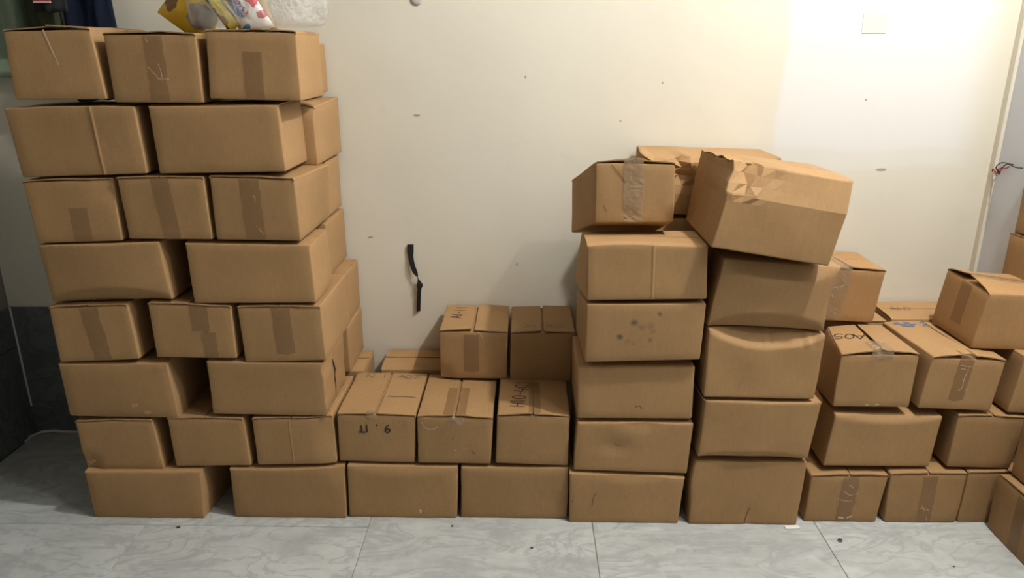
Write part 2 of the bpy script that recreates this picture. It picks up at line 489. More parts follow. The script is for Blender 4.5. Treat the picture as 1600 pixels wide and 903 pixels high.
 'T2': ((1.282,2.265,0), (1.536,2.265,0), (1.282,2.6,0), (1.536,2.6,0), (1.275,2.265,0.2), (1.541,2.265,0.202), (1.275,2.6,0.2), (1.541,2.6,0.202)),
 'T3': ((1.542,2.27,0), (1.818,2.27,0), (1.542,2.605,0), (1.818,2.605,0), (1.547,2.27,0.204), (1.821,2.27,0.205), (1.547,2.605,0.204), (1.821,2.605,0.205)),
 'U1': ((1.632,1.915,0), (1.905,1.915,0), (1.632,2.248,0), (1.905,2.248,0), (1.632,1.915,0.213), (1.905,1.915,0.213), (1.632,2.248,0.213), (1.905,2.248,0.213)),
 'U2': ((1.662,1.9,0.224), (1.935,1.9,0.224), (1.662,2.235,0.224), (1.935,2.235,0.224), (1.662,1.9,0.431), (1.935,1.9,0.431), (1.662,2.235,0.431), (1.935,2.235,0.431)),
 'V1': ((1.752,2.3,0.642), (2.03,2.3,0.642), (1.752,2.632,0.642), (2.03,2.632,0.642), (1.752,2.3,0.969), (2.03,2.3,0.969), (1.752,2.632,0.969), (2.03,2.632,0.969)),
 'V2': ((1.764,2.285,0.979), (2.046,2.295,0.979), (1.752,2.613,0.979), (2.034,2.623,0.979), (1.764,2.285,1.247), (2.046,2.295,1.247), (1.752,2.613,1.247), (2.034,2.623,1.247)),
 'A4': ((-1.037,2.615,1.447), (-0.737,2.615,1.447), (-1.037,2.845,1.447), (-0.737,2.845,1.447), (-1.037,2.615,1.617), (-0.737,2.615,1.617), (-1.037,2.845,1.617), (-0.737,2.845,1.617)),
 'B3': ((-0.977,2.5,1.224), (-0.702,2.5,1.224), (-0.977,2.845,1.224), (-0.702,2.845,1.224), (-0.977,2.5,1.429), (-0.702,2.5,1.429), (-0.977,2.845,1.429), (-0.702,2.845,1.429)),
 'C4': ((-1.056,2.64,1.014), (-0.716,2.64,1.014), (-1.056,2.845,1.014), (-0.716,2.845,1.014), (-1.056,2.64,1.215), (-0.716,2.64,1.215), (-1.056,2.845,1.215), (-0.716,2.845,1.215)),
 'D3': ((-1.01,2.57,0.808), (-0.71,2.57,0.808), (-1.01,2.845,0.808), (-0.71,2.845,0.808), (-1.01,2.57,1.005), (-0.71,2.57,1.005), (-1.01,2.845,1.005), (-0.71,2.845,1.005)),
 'E4': ((-0.969,2.65,0.605), (-0.669,2.65,0.605), (-0.969,2.845,0.605), (-0.669,2.845,0.605), (-0.969,2.65,0.797), (-0.669,2.65,0.797), (-0.969,2.845,0.797), (-0.669,2.845,0.797)),
 'F3': ((-0.967,2.6,0.414), (-0.667,2.6,0.414), (-0.967,2.845,0.414), (-0.667,2.845,0.414), (-0.967,2.6,0.597), (-0.667,2.6,0.597), (-0.967,2.845,0.597), (-0.667,2.845,0.597)),
 'L0': ((-0.956,2.635,0.202), (-0.626,2.635,0.202), (-0.956,2.845,0.202), (-0.626,2.845,0.202), (-0.956,2.635,0.405), (-0.626,2.635,0.405), (-0.956,2.845,0.405), (-0.626,2.845,0.405)),
 'L1': ((-0.558,2.64,0.206), (-0.165,2.64,0.206), (-0.558,2.847,0.206), (-0.165,2.847,0.206), (-0.558,2.64,0.409), (-0.165,2.64,0.409), (-0.558,2.847,0.409), (-0.165,2.847,0.409)),
 'Z0': ((0.43,2.6,0.001), (0.87,2.6,0.001), (0.43,2.845,0.001), (0.87,2.845,0.001), (0.43,2.6,0.2), (0.87,2.6,0.2), (0.43,2.845,0.2), (0.87,2.845,0.2)),
 'Z1': ((0.43,2.6,0.208), (0.87,2.6,0.208), (0.43,2.845,0.208), (0.87,2.845,0.208), (0.43,2.6,0.406), (0.87,2.6,0.406), (0.43,2.845,0.406), (0.87,2.845,0.406)),
 'Z2': ((0.43,2.6,0.414), (0.87,2.6,0.414), (0.43,2.845,0.414), (0.87,2.845,0.414), (0.43,2.6,0.611), (0.87,2.6,0.611), (0.43,2.845,0.611), (0.87,2.845,0.611)),
 'Z3': ((0.43,2.6,0.619), (0.87,2.6,0.619), (0.43,2.845,0.619), (0.87,2.845,0.619), (0.43,2.6,0.817), (0.87,2.6,0.817), (0.43,2.845,0.817), (0.87,2.845,0.817)),
 'Z4': ((0.43,2.6,0.824), (0.87,2.6,0.824), (0.43,2.845,0.824), (0.87,2.845,0.824), (0.43,2.6,1.022), (0.87,2.6,1.022), (0.43,2.845,1.022), (0.87,2.845,1.022)),
 'Z5': ((1.035,2.64,0.001), (1.365,2.64,0.001), (1.035,2.848,0.001), (1.365,2.848,0.001), (1.035,2.64,0.2), (1.365,2.64,0.2), (1.035,2.848,0.2), (1.365,2.848,0.2)),
 'Z6': ((1.035,2.64,0.208), (1.365,2.64,0.208), (1.035,2.848,0.208), (1.365,2.848,0.208), (1.035,2.64,0.406), (1.365,2.64,0.406), (1.035,2.848,0.406), (1.365,2.848,0.406)),
 'Z7': ((1.385,2.64,0.001), (1.7,2.64,0.001), (1.385,2.848,0.001), (1.7,2.848,0.001), (1.385,2.64,0.2), (1.7,2.64,0.2), (1.385,2.848,0.2), (1.7,2.848,0.2)),
 'Z8': ((1.385,2.64,0.208), (1.7,2.64,0.208), (1.385,2.848,0.208), (1.7,2.848,0.208), (1.385,2.64,0.406), (1.7,2.64,0.406), (1.385,2.848,0.406), (1.7,2.848,0.406)),
 'Z9': ((-0.558,2.64,0.001), (-0.165,2.64,0.001), (-0.558,2.847,0.001), (-0.165,2.847,0.001), (-0.558,2.64,0.2), (-0.165,2.64,0.2), (-0.558,2.847,0.2), (-0.165,2.847,0.2)),
 'Z10': ((-0.956,2.635,0.001), (-0.63,2.635,0.001), (-0.956,2.845,0.001), (-0.63,2.845,0.001), (-0.956,2.635,0.2), (-0.63,2.635,0.2), (-0.956,2.845,0.2), (-0.63,2.845,0.2)),
 'Z11': ((1.83,2.285,0.001), (2.1,2.285,0.001), (1.83,2.62,0.001), (2.1,2.62,0.001), (1.83,2.285,0.2), (2.1,2.285,0.2), (1.83,2.62,0.2), (2.1,2.62,0.2)),
 'Z12': ((1.83,2.285,0.208), (2.1,2.285,0.208), (1.83,2.62,0.208), (2.1,2.62,0.208), (1.83,2.285,0.406), (2.1,2.285,0.406), (1.83,2.62,0.406), (2.1,2.62,0.406)),
 'Q4': ((1.035,2.625,0.434), (1.365,2.625,0.434), (1.035,2.848,0.434), (1.365,2.848,0.434), (1.035,2.625,0.629), (1.365,2.625,0.629), (1.035,2.848,0.629), (1.365,2.848,0.629)),
 'Q5': ((1.385,2.64,0.434), (1.7,2.64,0.434), (1.385,2.848,0.434), (1.7,2.848,0.434), (1.385,2.64,0.631), (1.7,2.64,0.631), (1.385,2.848,0.631), (1.7,2.848,0.631)),
}

GLYPH = {
    'A': [[(0, 0), (.42, 1)], [(.42, 1), (.95, 0)], [(.2, .38), (.75, .38)]],
    'H': [[(.1, 0), (.2, 1)], [(.75, 0), (.85, 1)], [(.15, .45), (.8, .5)]],
    'N': [[(0, 0), (.1, 1), (.7, 0), (.8, 1)]],
    '0': [[(.4, 1), (.1, .75), (.08, .3), (.35, 0), (.65, .25), (.68, .75), (.4, 1)]],
    '1': [[(.35, 1), (.4, 0)]],
    '4': [[(.3, 1), (.05, .4), (.8, .4)], [(.6, .75), (.55, 0)]],
    '5': [[(.75, 1), (.2, .95), (.15, .55), (.6, .6), (.7, .25), (.4, 0), (.05, .1)]],
    '6': [[(.6, 1), (.2, .6), (.1, .2), (.4, 0), (.7, .2), (.6, .45), (.2, .35)]],
    '2': [[(.1, .8), (.4, 1), (.7, .75), (.1, 0), (.8, .02)]],
    '7': [[(.05, 1), (.75, 1), (.3, 0)]],
    '-': [[(.1, .45), (.7, .5)]],
    '.': [[(.3, .45), (.42, .5)]],
    '(': [[(.6, 1.05), (.3, .5), (.6, -.05)]],
    ')': [[(.2, 1.05), (.5, .5), (.2, -.05)]],
    "'": [[(.3, 1.05), (.36, .75)]],
    'T': [[(0, 0), (.9, 0)], [(.42, 0), (.40, .9)]],
    '/': [[(.1, 0), (.6, 1)]],
    ' ': [],
}


def ribbon(pts, width, nrm):
    """flat stroke through 3D points lying on a surface of normal nrm"""
    vs, fs = [], []
    for i, p in enumerate(pts):
        t = (pts[min(i + 1, len(pts) - 1)] - pts[max(i - 1, 0)])
        if t.length < 1e-9:
            t = Vector((1, 0, 0))
        s = t.normalized().cross(nrm).normalized() * width * .5
        vs += [p - s, p + s]
        if i:
            k = 2 * i
            fs.append((k - 2, k - 1, k + 1, k))
    return vs, fs


def sstep(a, b, x):
    t = max(0.0, min(1.0, (x - a) / (b - a)))
    return t * t * (3 - 2 * t)


class Carton:
    R = .0055
    FT = .0042

    def __init__(self, key, label, group, o='e', mat='card', tone=None, tint=(1, 1, 1), bulge=0.0, fn=None, n=(10, 6, 8), crease=(), lift=(.002, .002, 0, 0),
                 seam=.0022, flaps=True, sag=0.0, wob=1.0, r=None, wav=1.0, split=.5, smooth=True, ul=(), wl=()):
        c = [Vector(p) for p in DATA[key]]
        self.base = (c[0] + c[1] + c[2] + c[3]) / 4
        self.c = [p - self.base for p in c]
        self.key = key
        self.seed = Vector((hash_(key) * 31.7, hash_(key + 'b') * 17.3, hash_(key + 'c') * 23.1))
        self.a = ((c[1] - c[0]).length + (c[5] - c[4]).length) / 2
        self.b = ((c[2] - c[0]).length + (c[6] - c[4]).length) / 2
        self.h = ((c[4] - c[0]).length + (c[5] - c[1]).length) / 2
        self.o, self.bulge, self.fn, self.crease, self.lift, self.seam, self.sag, self.wob = o, bulge, fn, crease, lift, seam, sag, wob
        self.wav, self.split, self.smooth = wav, split, smooth
        self.ul, self.wl = ul, wl
        if r:
            self.R = r
        self.mat = M[mat]
        self.obj = empty('cardboard_box', self.base, label, 'box', group)
        tn = tone if tone else .95 + .10 * hash_(key + 't')
        self.tone = (tn * tint[0], tn * tint[1], tn * tint[2], 1)
        self.body(n)
        if flaps:
            self.make_flaps()

    # -- the deformed box as a map of the unit cube
    def P(self, u, v, w):
        c = self.c
        f = (c[0] * (1 - u) + c[1] * u) * (1 - v) + (c[2] * (1 - u) + c[3] * u) * v
        t = (c[4] * (1 - u) + c[5] * u) * (1 - v) + (c[6] * (1 - u) + c[7] * u) * v
        p = f * (1 - w) + t * w
        hump = math.sin(math.pi * min(1, max(0, u)))
        if self.bulge:
            p.y -= self.bulge * hump * math.sin(math.pi * min(1, max(0, w))) * (1 - v)
        if self.sag:
            p.z -= self.sag * hump * max(0, w) * (1 - v) ** 2
        for (u0, u1, amp) in self.crease:
            uc = u0 * (1 - w) + u1 * w
            p.y -= amp * max(0, 1 - abs(u - uc) / .013) * (1 - v) ** 6
        if self.fn:
            p = p + Vector(self.fn(u, v, w))
        q = noise.noise_vector(Vector((u * self.a, v * self.b, w * self.h)) * 9 + self.seed) * .0016 * self.wob
        q.z *= min(1.0, w * 4)
        return p + q

    def lines(self, L, n, extra=()):
        r = self.R / L
        s = {0.0, r * .3, r, 1 - r, 1 - r * .3, 1.0}
        for k in range(1, n):
            s.add(r + (1 - 2 * r) * k / n)
        for e in extra:
            s.add(min(1, max(0, e)))
        return sorted(s)

    def rnd(self, u, v, w):
        q = [u * self.a, v * self.b, w * self.h]
        D = (self.a, self.b, self.h)
        cl = [min(max(x, self.R), d - self.R) for x, d in zip(q, D)]
        d = Vector([x - y for x, y in zip(q, cl)])
        if d.length > 1e-9:
            k = max(abs(x) for x in d)
            d = d.normalized() * (k if sum(1 for x in d if abs(x) > 1e-6) > 1 else d.length)
        return [(x + y) / z for x, y, z in zip(cl, d, D)]

    def body(self, n):
        ex = list(self.ul)
        for (u0, u1, amp) in self.crease:
            m = (u0 + u1) / 2
            ex += [m - .02, m - .013, m - .006, m, m + .006, m + .013, m + .02]
        U, V, Wl = self.lines(self.a, n[0], ex), self.lines(self.b, n[1]), self.lines(self.h, n[2], self.wl)
        top = 1 - (self.FT / self.h if self.o == 'e' else 0)
        vs, fs, idx = [], [], {}

        def vert(u, v, w):
            k = (round(u, 6), round(v, 6), round(w, 6))
            if k not in idx:
                idx[k] = len(vs)
                a, b, c = self.rnd(u, v, w)
                vs.append(self.P(a, b, c * top))
            return idx[k]

        def grid(A, B, f, flip):
            for i in range(len(A) - 1):
                for j in range(len(B) - 1):
                    q = [f(A[i], B[j]), f(A[i + 1], B[j]), f(A[i + 1], B[j + 1]), f(A[i], B[j + 1])]
                    q = [vert(*x) for x in q]
                    fs.append(tuple(reversed(q)) if flip else tuple(q))
        grid(U, Wl, lambda a, b: (a, 0, b), False)
        grid(U, Wl, lambda a, b: (a, 1, b), True)
        grid(V, Wl, lambda a, b: (0, a, b), True)
        grid(V, Wl, lambda a, b: (1, a, b), False)
        grid(U, V, lambda a, b: (a, b, 0), True)
        grid(U, V, lambda a, b: (a, b, 1), False)
        o = mesh_obj('body', vs, fs, self.mat, self.obj, self.smooth)
        o.color = self.tone

    # -- the lid: two flaps meeting in a seam
    def top(self, u, v, off=0.0, side=None):
        """a point on the upper skin of the lid"""
        s = u if self.o == 'e' else v                       # across the seam
        t = v if self.o == 'e' else u                       # along the seam
        sp = self.split
        first = (s < sp) if side is None else side == 0
        d = s / sp if first else (1 - s) / (1 - sp)           # 0 at the hinge, 1 at the seam
        d = min(1.0, max(0.0, d))
        l0, l1 = (self.lift[0], self.lift[2]) if first else (self.lift[1], self.lift[3])
        z = d ** .8 * (l0 * (1 - t) ** 1.3 + l1 * t)
        wv = noise.noise(Vector((s * 9, t * 3, 2 if first else 5)) + self.seed)
        z += .0022 * self.wav * d * (wv + .25) * (1 - t) ** 2 * (1 if self.o == 'e' else .5)
        p = self.P(u, v, 1.0)
        L = (self.a if self.o == 'e' else self.b)
        x = d * L * .5
        R = self.R
        if x < R:
            z -= (R - math.sqrt(max(0, R * R - (R - x) ** 2))) * .9
        if self.o == 's':
            z += .0032 * sstep(.004, .016, x)
        p.z += z + off
        return p

    def make_flaps(self):
        L = (self.a if self.o == 'e' else self.b)
        gs = self.seam / L
        for side in (0, 1):
            if side == 0:
                A = [0, .006, .015, .03, .12, .24, .36, self.split - gs]
            else:
                A = [self.split + gs, .64, .76, .88, .97, .985, .994, 1.0]
            if self.o == 's':
                A = [x for x in A if .004 < x < .996]
            Bq = [k / 12 for k in range(13)]
            jag = lambda s, t: .0
            vs, fs = [], []
            nb = len(Bq)
            for lay in (0, 1):
                for s in A:
                    for t in Bq:
                        u, v = (s, t) if self.o == 'e' else (t, s)
                        p = self.top(u, v, 0 if lay == 0 else -.0034, side)
                        if t == 0 and self.o == 'e':
                            p.y -= .0012 + .0022 * noise.noise(Vector((s * 26, 3.3, 1)) + self.seed)
                        vs.append(p)
            N = len(A) * nb
            I = lambda i, j, lay: lay * N + i * nb + j
            fl_ = self.o == 's'
            for i in range(len(A) - 1):
                for j in range(nb - 1):
                    q = (I(i, j, 0), I(i + 1, j, 0), I(i + 1, j + 1, 0), I(i, j + 1, 0))
                    fs.append(q[::-1] if fl_ else q)
                    q = (I(i, j, 1), I(i, j + 1, 1), I(i + 1, j + 1, 1), I(i + 1, j, 1))
                    fs.append(q[::-1] if fl_ else q)
            for j in range(nb - 1):
                for i in (0, len(A) - 1):
                    q = (I(i, j, 0), I(i, j + 1, 0), I(i, j + 1, 1), I(i, j, 1))
                    fs.append(q if (i == 0) != fl_ else q[::-1])
            for i in range(len(A) - 1):
                for j in (0, nb - 1):
                    q = (I(i, j, 0), I(i, j, 1), I(i + 1, j, 1), I(i + 1, j, 0))
                    fs.append(q if (j == 0) != fl_ else q[::-1])
            o = mesh_obj('lid_flap', vs, fs, self.mat, self.obj, False)
            o.color = self.tone

    def front(self, u, w, off=.0012):
        p = self.P(u, 0, w)
        p.y -= off
        return p

    # -- tape over the front, w from w1 down to w0; top run from v=0 to v1
    def tape(self, u=.5, w0=0.02, w1=1.0, width=.048, clear=False, top=0.0, ragged=1.0, name='tape', slant=0.0):
        hw = width / 2 / self.a
        rows = []
        nn = 5
        if top > 0:
            k = max(2, int(top * (30 if clear else 10)))
            for i in range(k + 1):
                v = top * (1 - i / k)
                rows.append([self.top(min(1, u + hw * (2 * j / nn - 1)), v, .0012 + (.0022 * random.random() if clear else 0)) for j in range(nn + 1)])
        m = max(3, int((w1 - w0) * (22 if clear else 14)))
        for i in range(m + 1):
            w = w1 + (w0 - w1) * i / m
            uu = u + slant * (1 - w)
            row = []
            for j in range(nn + 1):
                e = 2 * j / nn - 1
                x = uu + hw * e * (1 + .10 * ragged * noise.noise(Vector((w * 9, 7 * (e > 0), 0)) + self.seed))
                ww = w + (.03 * ragged * noise.noise(Vector((x * 40, 1, 4)) + self.seed) if i == m and w0 > .06 else 0)
                row.append(self.front(x, min(ww, .996), .0012 + (.0022 * random.random() if clear else 0) + .0008 * (noise.noise(Vector((x * 60, w * 30, 2)) + self.seed) + .3)))
            rows.append(row)
        vs = [p for r in rows for p in r]
        k = nn + 1
        fs = [(i * k + j, (i + 1) * k + j, (i + 1) * k + j + 1, i * k + j + 1) for i in range(len(rows) - 1) for j in range(nn)]
        o = mesh_obj(name, vs, fs, M['tape_clear' if clear else 'tape'], self.obj, not clear)
        return o

    def tape_top(self, u0, u1, v0=0.0, v1=1.0, clear=False):
        rows = []
        for i in range(13):
            v = v0 + (v1 - v0) * i / 12
            rows.append([self.top(u0 + (u1 - u0) * j / 3, v, .0009) for j in range(4)])
        vs = [p for r in rows for p in r]
        fs = [(i * 4 + j, i * 4 + j + 1, (i + 1) * 4 + j + 1, (i + 1) * 4 + j) for i in range(12) for j in range(3)]
        mesh_obj('tape', vs, fs, M['tape_clear' if clear else 'tape'], self.obj, True)

    # -- handwriting: text laid from origin along ex (metres, in-face) with letters rising along ey
    def write(self, text, face, origin, ex, ey, adv=.8, width=.004, ink='ink', name='marker_writing'):
        x = 0.0
        for ch in text:
            VS, FS = [], []
            for st in GLYPH[ch]:
                pts = spline([(p[0], p[1], 0) for p in st], 5) if len(st) > 2 else [Vector((st[0][0] + (st[1][0] - st[0][0]) * k / 4, st[0][1] + (st[1][1] - st[0][1]) * k / 4, 0)) for k in range(5)]
                out = []
                for p in pts:
                    du = (x + p.x) * ex[0] + p.y * ey[0]
                    dv = (x + p.x) * ex[1] + p.y * ey[1]
                    if face == 'top':
                        out.append(self.top(origin[0] + du / self.a, origin[1] + dv / self.b, .0011))
                    else:
                        out.append(self.front(origin[0] + du / self.a, origin[1] + dv / self.h, .0016))
                v, f = ribbon(out, width, Vector((0, 0, 1)) if face == 'top' else Vector((0, -1, 0)))
                b = len(VS)
                VS += v
                FS += [tuple(q + b for q in ff) for ff in f]
            if VS:
                mesh_obj(name, VS, FS, M[ink], self.obj)
            x += adv if ch != ' ' else .6

    def strokes(self, face, lines, width, mat, name):
        for L in lines:
            sp = spline([(p[0], p[1], 0) for p in L], 5) if len(L) > 2 else [Vector((L[0][0] + (L[1][0] - L[0][0]) * k / 5, L[0][1] + (L[1][1] - L[0][1]) * k / 5, 0)) for k in range(6)]
            pts = [self.front(p.x, p.y, .0016) if face == 'front' else self.top(p.x, p.y, .0012) for p in sp]
            v, f = ribbon(pts, width, Vector((0, -1, 0)) if face == 'front' else Vector((0, 0, 1)))
            mesh_obj(name, v, f, M[mat], self.obj)

    def patches(self, rects, mat, name):
        """filled printed blocks on the lid; rects (u0,u1,v0,v1)"""
        VS, FS = [], []
        for (u0, u1, v0, v1) in rects:
            VS = [self.top(u0, v0, .0011), self.top(u1, v0, .0011), self.top(u1, v1, .0011), self.top(u0, v1, .0011)]
            mesh_obj(name, VS, [(0, 1, 2, 3)], M[mat], self.obj)


def hash_(s):
    h = 2166136261
    for ch in s:
        h = ((h ^ ord(ch)) * 16777619) & 0xffffffff
    h ^= h >> 13
    h = (h * 0x5bd1e995) & 0xffffffff
    return ((h ^ (h >> 15)) & 0xffff) / 65535.0


# ---- shapes of the battered cartons
def lip(depth, base, arch, side=0.0):
    """the upper band of the front buckles and leans back over an arched fold"""
    def f(u, v, w):
        wb = base - arch * max(0.0, math.sin(math.pi * min(1, max(0, u)))) ** .55 + side * (u - .5)
        k = max(0.0, w - wb)
        return (0, depth * k / .25 * (1 - v) ** 2, -.02 * k * (1 - v) ** 2)
    return f


def low_bulge(amp, wc=.32):
    """the front swells and tucks back in above the bottom edge"""
    def f(u, v, w):
        hump = max(0.0, math.sin(math.pi * min(1, max(0, u)))) ** .6
        prof = sstep(0, wc, w) * (1 - .75 * sstep(wc, 1, w))
        return (0, -amp * hump * prof * (1 - v) ** 2, 0)
    return f


def tuck(depth, arch):
    """below an arched fold the front runs back in towards the bottom edge"""
    def f(u, v, w):
        wb = arch * max(0.0, math.sin(math.pi * min(1, max(0, u)))) ** .5
        return (0, (depth * max(0.0, wb - w) / max(arch, .01) - .35 * depth * math.sin(math.pi * min(1, max(0, u)))) * (1 - v) ** 2, 0)
    return f


def both(*fs_):
    def f(u, v, w):
        x = [0, 0, 0]
        for q in fs_:
            d = q(u, v, w)
            x = [x[0] + d[0], x[1] + d[1], x[2] + d[2]]
        return x
    return f


def dent(u0, w0, ru, rw, amp, fold=0.0):
    def f(u, v, w):
        d = ((u - u0) / ru) ** 2 + ((w - w0) / rw) ** 2
        k = max(0.0, 1 - d)
        return (0, amp * k * (1 - v) ** 2 + fold * k * abs(math.sin((u + w) * 40)) * (1 - v) ** 2, 0)
    return f


def crumple(us, ws, amp, seed, side_x=.6, table=None):
    """hard-edged facets: random offsets on a lattice over the front, joined by flat triangles"""
    rnd = random.Random(seed)
    L = {(i, j): (rnd.uniform(-1, 1), rnd.uniform(-1, 1)) if 0 < j and i < len(us) - 1 else (0, 0) for i in range(len(us)) for j in range(len(ws))}

    if table:
        for j, row in enumerate(table):
            for i, p in enumerate(row):
                L[i, j] = p

    def f(u, v, w):
        if u > us[-1] or w < ws[0]:
            return (0, 0, 0)
        i = max(k for k in range(len(us) - 1) if us[k] <= u or k == 0)
        j = max(k for k in range(len(ws) - 1) if ws[k] <= w or k == 0)
        a = min(1, max(0, (u - us[i]) / (us[i + 1] - us[i])))
        b = min(1, max(0, (w - ws[j]) / (ws[j + 1] - ws[j])))
        p00, p10, p01, p11 = L[i, j], L[i + 1, j], L[i, j + 1], L[i + 1, j + 1]
        if a + b < 1:
            q = [p00[k] + a * (p10[k] - p00[k]) + b * (p01[k] - p00[k]) for k in (0, 1)]
        else:
            q = [p11[k] + (1 - a) * (p01[k] - p11[k]) + (1 - b) * (p10[k] - p11[k]) for k in (0, 1)]
        k = (1 - v) ** 1.2
        return (amp * side_x * q[0] * k, amp * (q[1] if table else q[1] * .8 + .25) * k, 0)
    return f


G_TALL = 'cartons in the tall stack on the left'
G_MID = 'cartons in the low middle pile'
G_COL = 'cartons in the two middle columns'
G_RIGHT = 'cartons in the right-hand pile'

C = {}


def carton(key, label, group, **kw):
    C[key] = Carton(key, label, group, **kw)
    return C[key]


# ---- tall stack, top row to bottom row
carton('A1', "carton with two pale plastic strands on its front, left end of tall stack's top row", G_TALL, lift=(.006, .010, .004, .012), wav=2)
C['A1'].strokes('front', [[(.47, .995), (.56, .50)], [(.462, .99), (.53, .63)]], .0022, 'strand_glint', 'plastic_strand')
carton('A2', "carton with crinkled half-torn tape on its front, middle of tall stack's top row", G_TALL, lift=(.004, .006, .003, .004), wav=1.6)
C['A2'].tape(.53, .03, .97, .058, ragged=2.2)
C['A2'].strokes('front', [[(.44, .52), (.50, .42), (.535, .36)], [(.56, .56), (.58, .42), (.575, .32)], [(.46, .93), (.475, .87)], [(.53, .35), (.66, .34)]], .0018, 'strand_glint', 'painted_glint')  # pale strokes painted as light catching on the tape
carton('A3', "carton under the clear plastic bag, right end of tall stack's top row", G_TALL, lift=(.003, .006, .002, .003))
C['A3'].tape(.5, .02, .70, .056)
carton('B1', 'wide carton with a slanting vertical fold line, second row from top of tall stack', G_TALL, o='s', crease=((.665, .655, .0030),), sag=-.004, flaps=False)
carton('B2', 'wide plain carton in second row from top of tall stack, right of the creased one', G_TALL, o='s', n=(14, 6, 8), bulge=.004)
carton('C1', 'carton at left end of the third row from top of tall stack', G_TALL, lift=(.004, .003, 0, 0), fn=dent(.95, .85, .12, .3, .01))
C['C1'].tape(.56, .02, .55, .06)
carton('C2', 'carton with a full-height dark tape band, middle of third row from top of tall stack', G_TALL)
C['C2'].tape(.49, .01, .99, .056, slant=.04)
carton('C3', 'carton with wrinkled tape and light right side, right end of third row of tall stack', G_TALL, lift=(.003, .004, .001, .001))
C['C3'].tape(.46, .01, .99, .062, slant=.01, ragged=1.8)
C['C3'].strokes('front', [[(.50, .72), (.515, .66), (.50, .6)], [(.49, .24), (.50, .21)], [(.52, .2), (.56, .12), (.57, .08)]], .0016, 'strand_glint', 'painted_glint')
carton('D1', 'wide carton bulging along its lower front, left in fourth row of tall stack', G_TALL, o='s', fn=tuck(.034, .26), n=(22, 6, 24), flaps=False)
carton('D2', 'wide flat-fronted carton with light right side, right in fourth row of tall stack', G_TALL, o='s', n=(14, 6, 8))
carton('E1', 'carton with dark smeared tape, left end of fifth row from top of tall stack', G_TALL, lift=(.004, .003, 0, 0), n=(12, 6, 10))
C['E1'].tape(.50, .02, .97, .062, ragged=2.2, slant=.06)
carton('E2', 'carton with tape in two offset bands, middle of fifth row of tall stack', G_TALL)
C['E2'].tape(.60, .5, .97, .06)
C['E2'].tape(.69, .02, .5, .05, ragged=2)
carton('E3', "carton with a square tape band and long light right side, tall stack's fifth row", G_TALL)
C['E3'].tape(.52, .14, .98, .062)
carton('F1', 'wide carton with pale scuffs low on its front, lower left of tall stack', G_TALL, o='s', bulge=.006)
C['F1'].strokes('front', [[(.70, .10), (.76, .12)], [(.60, .24), (.66, .25)]], .012, 'scuff_glint', 'scuff')
carton('F2', 'wide carton with crumpled open right end, third row from bottom of tall stack', G_TALL, o='s', n=(14, 8, 10),
       fn=lambda u, v, w: (.010 * noise.noise(Vector((v * 6, w * 4, 3))) * sstep(.8, 1, u), 0, 0))
VS, FS = [], []
for i in range(7):
    w = .10 + .72 * i / 6
    for dv in (0, .05 * math.sin(math.pi * (i + .4) / 7)):
        p = C['F2'].P(1, .50 - .10 * w + dv, w)
        p.x += .0014
        VS.append(p)
    if i:
        FS.append((2 * i - 2, 2 * i - 1, 2 * i + 1, 2 * i))
mesh_obj('painted_slit', VS, FS, M['ink'], C['F2'].obj)  # dark strip painted for the shade inside the open end
carton('G1', 'carton with a scuffed bottom left corner, second row from bottom of tall stack', G_TALL, fn=dent(.06, .1, .14, .25, .012, .004))
C['G1'].strokes('front', [[(.03, .14), (.09, .09), (.13, .16)]], .012, 'scuff_glint', 'scuff')
carton('G2', 'carton in the middle of second row from bottom of tall stack', G_TALL)
carton('G3', 'carton with rounded right edge, second row from bottom of tall stack beside the numbered carton', G_TALL, fn=dent(.98, .6, .16, .9, .014), crease=((.46, .46, .0012),))
carton('H1', 'wide carton on the floor at the left foot of the tall stack', G_TALL, o='s', bulge=.004, fn=lambda u, v, w: (.02 * v * sstep(.6, 1, u), 0, 0))
carton('H2', 'wide carton on the floor under the right half of the tall stack', G_TALL, o='s', sag=.006, fn=dent(.97, .95, .1, .2, .012, .004))
# ---- the boxes behind, seen past its right flank
carton('A4', 'carton against the wall behind the top row of the tall stack', G_TALL, o='s', flaps=False)
carton('B3', 'light carton by the wall jutting right of the second row of tall stack', G_TALL, o='e', fn=lambda u, v, w: (0, .02 * sstep(.7, 1, u) * sstep(.75, 1, w) * (1 - v), -.012 * sstep(.8, 1, u) * sstep(.8, 1, w) * (1 - v)))
carton('C4', 'carton against the wall behind the third row of the tall stack', G_TALL, o='s', flaps=False)
carton('D3', 'carton against the wall behind the fourth row of the tall stack', G_TALL, o='s', flaps=False)
carton('E4', 'carton with visible lid seam against the wall behind fifth row of tall stack', G_TALL, o='s', lift=(.004, .004, .008, .003))
carton('F3', 'carton against the wall behind the third row from bottom of tall stack', G_TALL, o='s', flaps=False)
carton('L0', 'low carton by the wall peeking out right of the tall stack', G_MID, o='s', lift=(.003, .003, .004, .006))

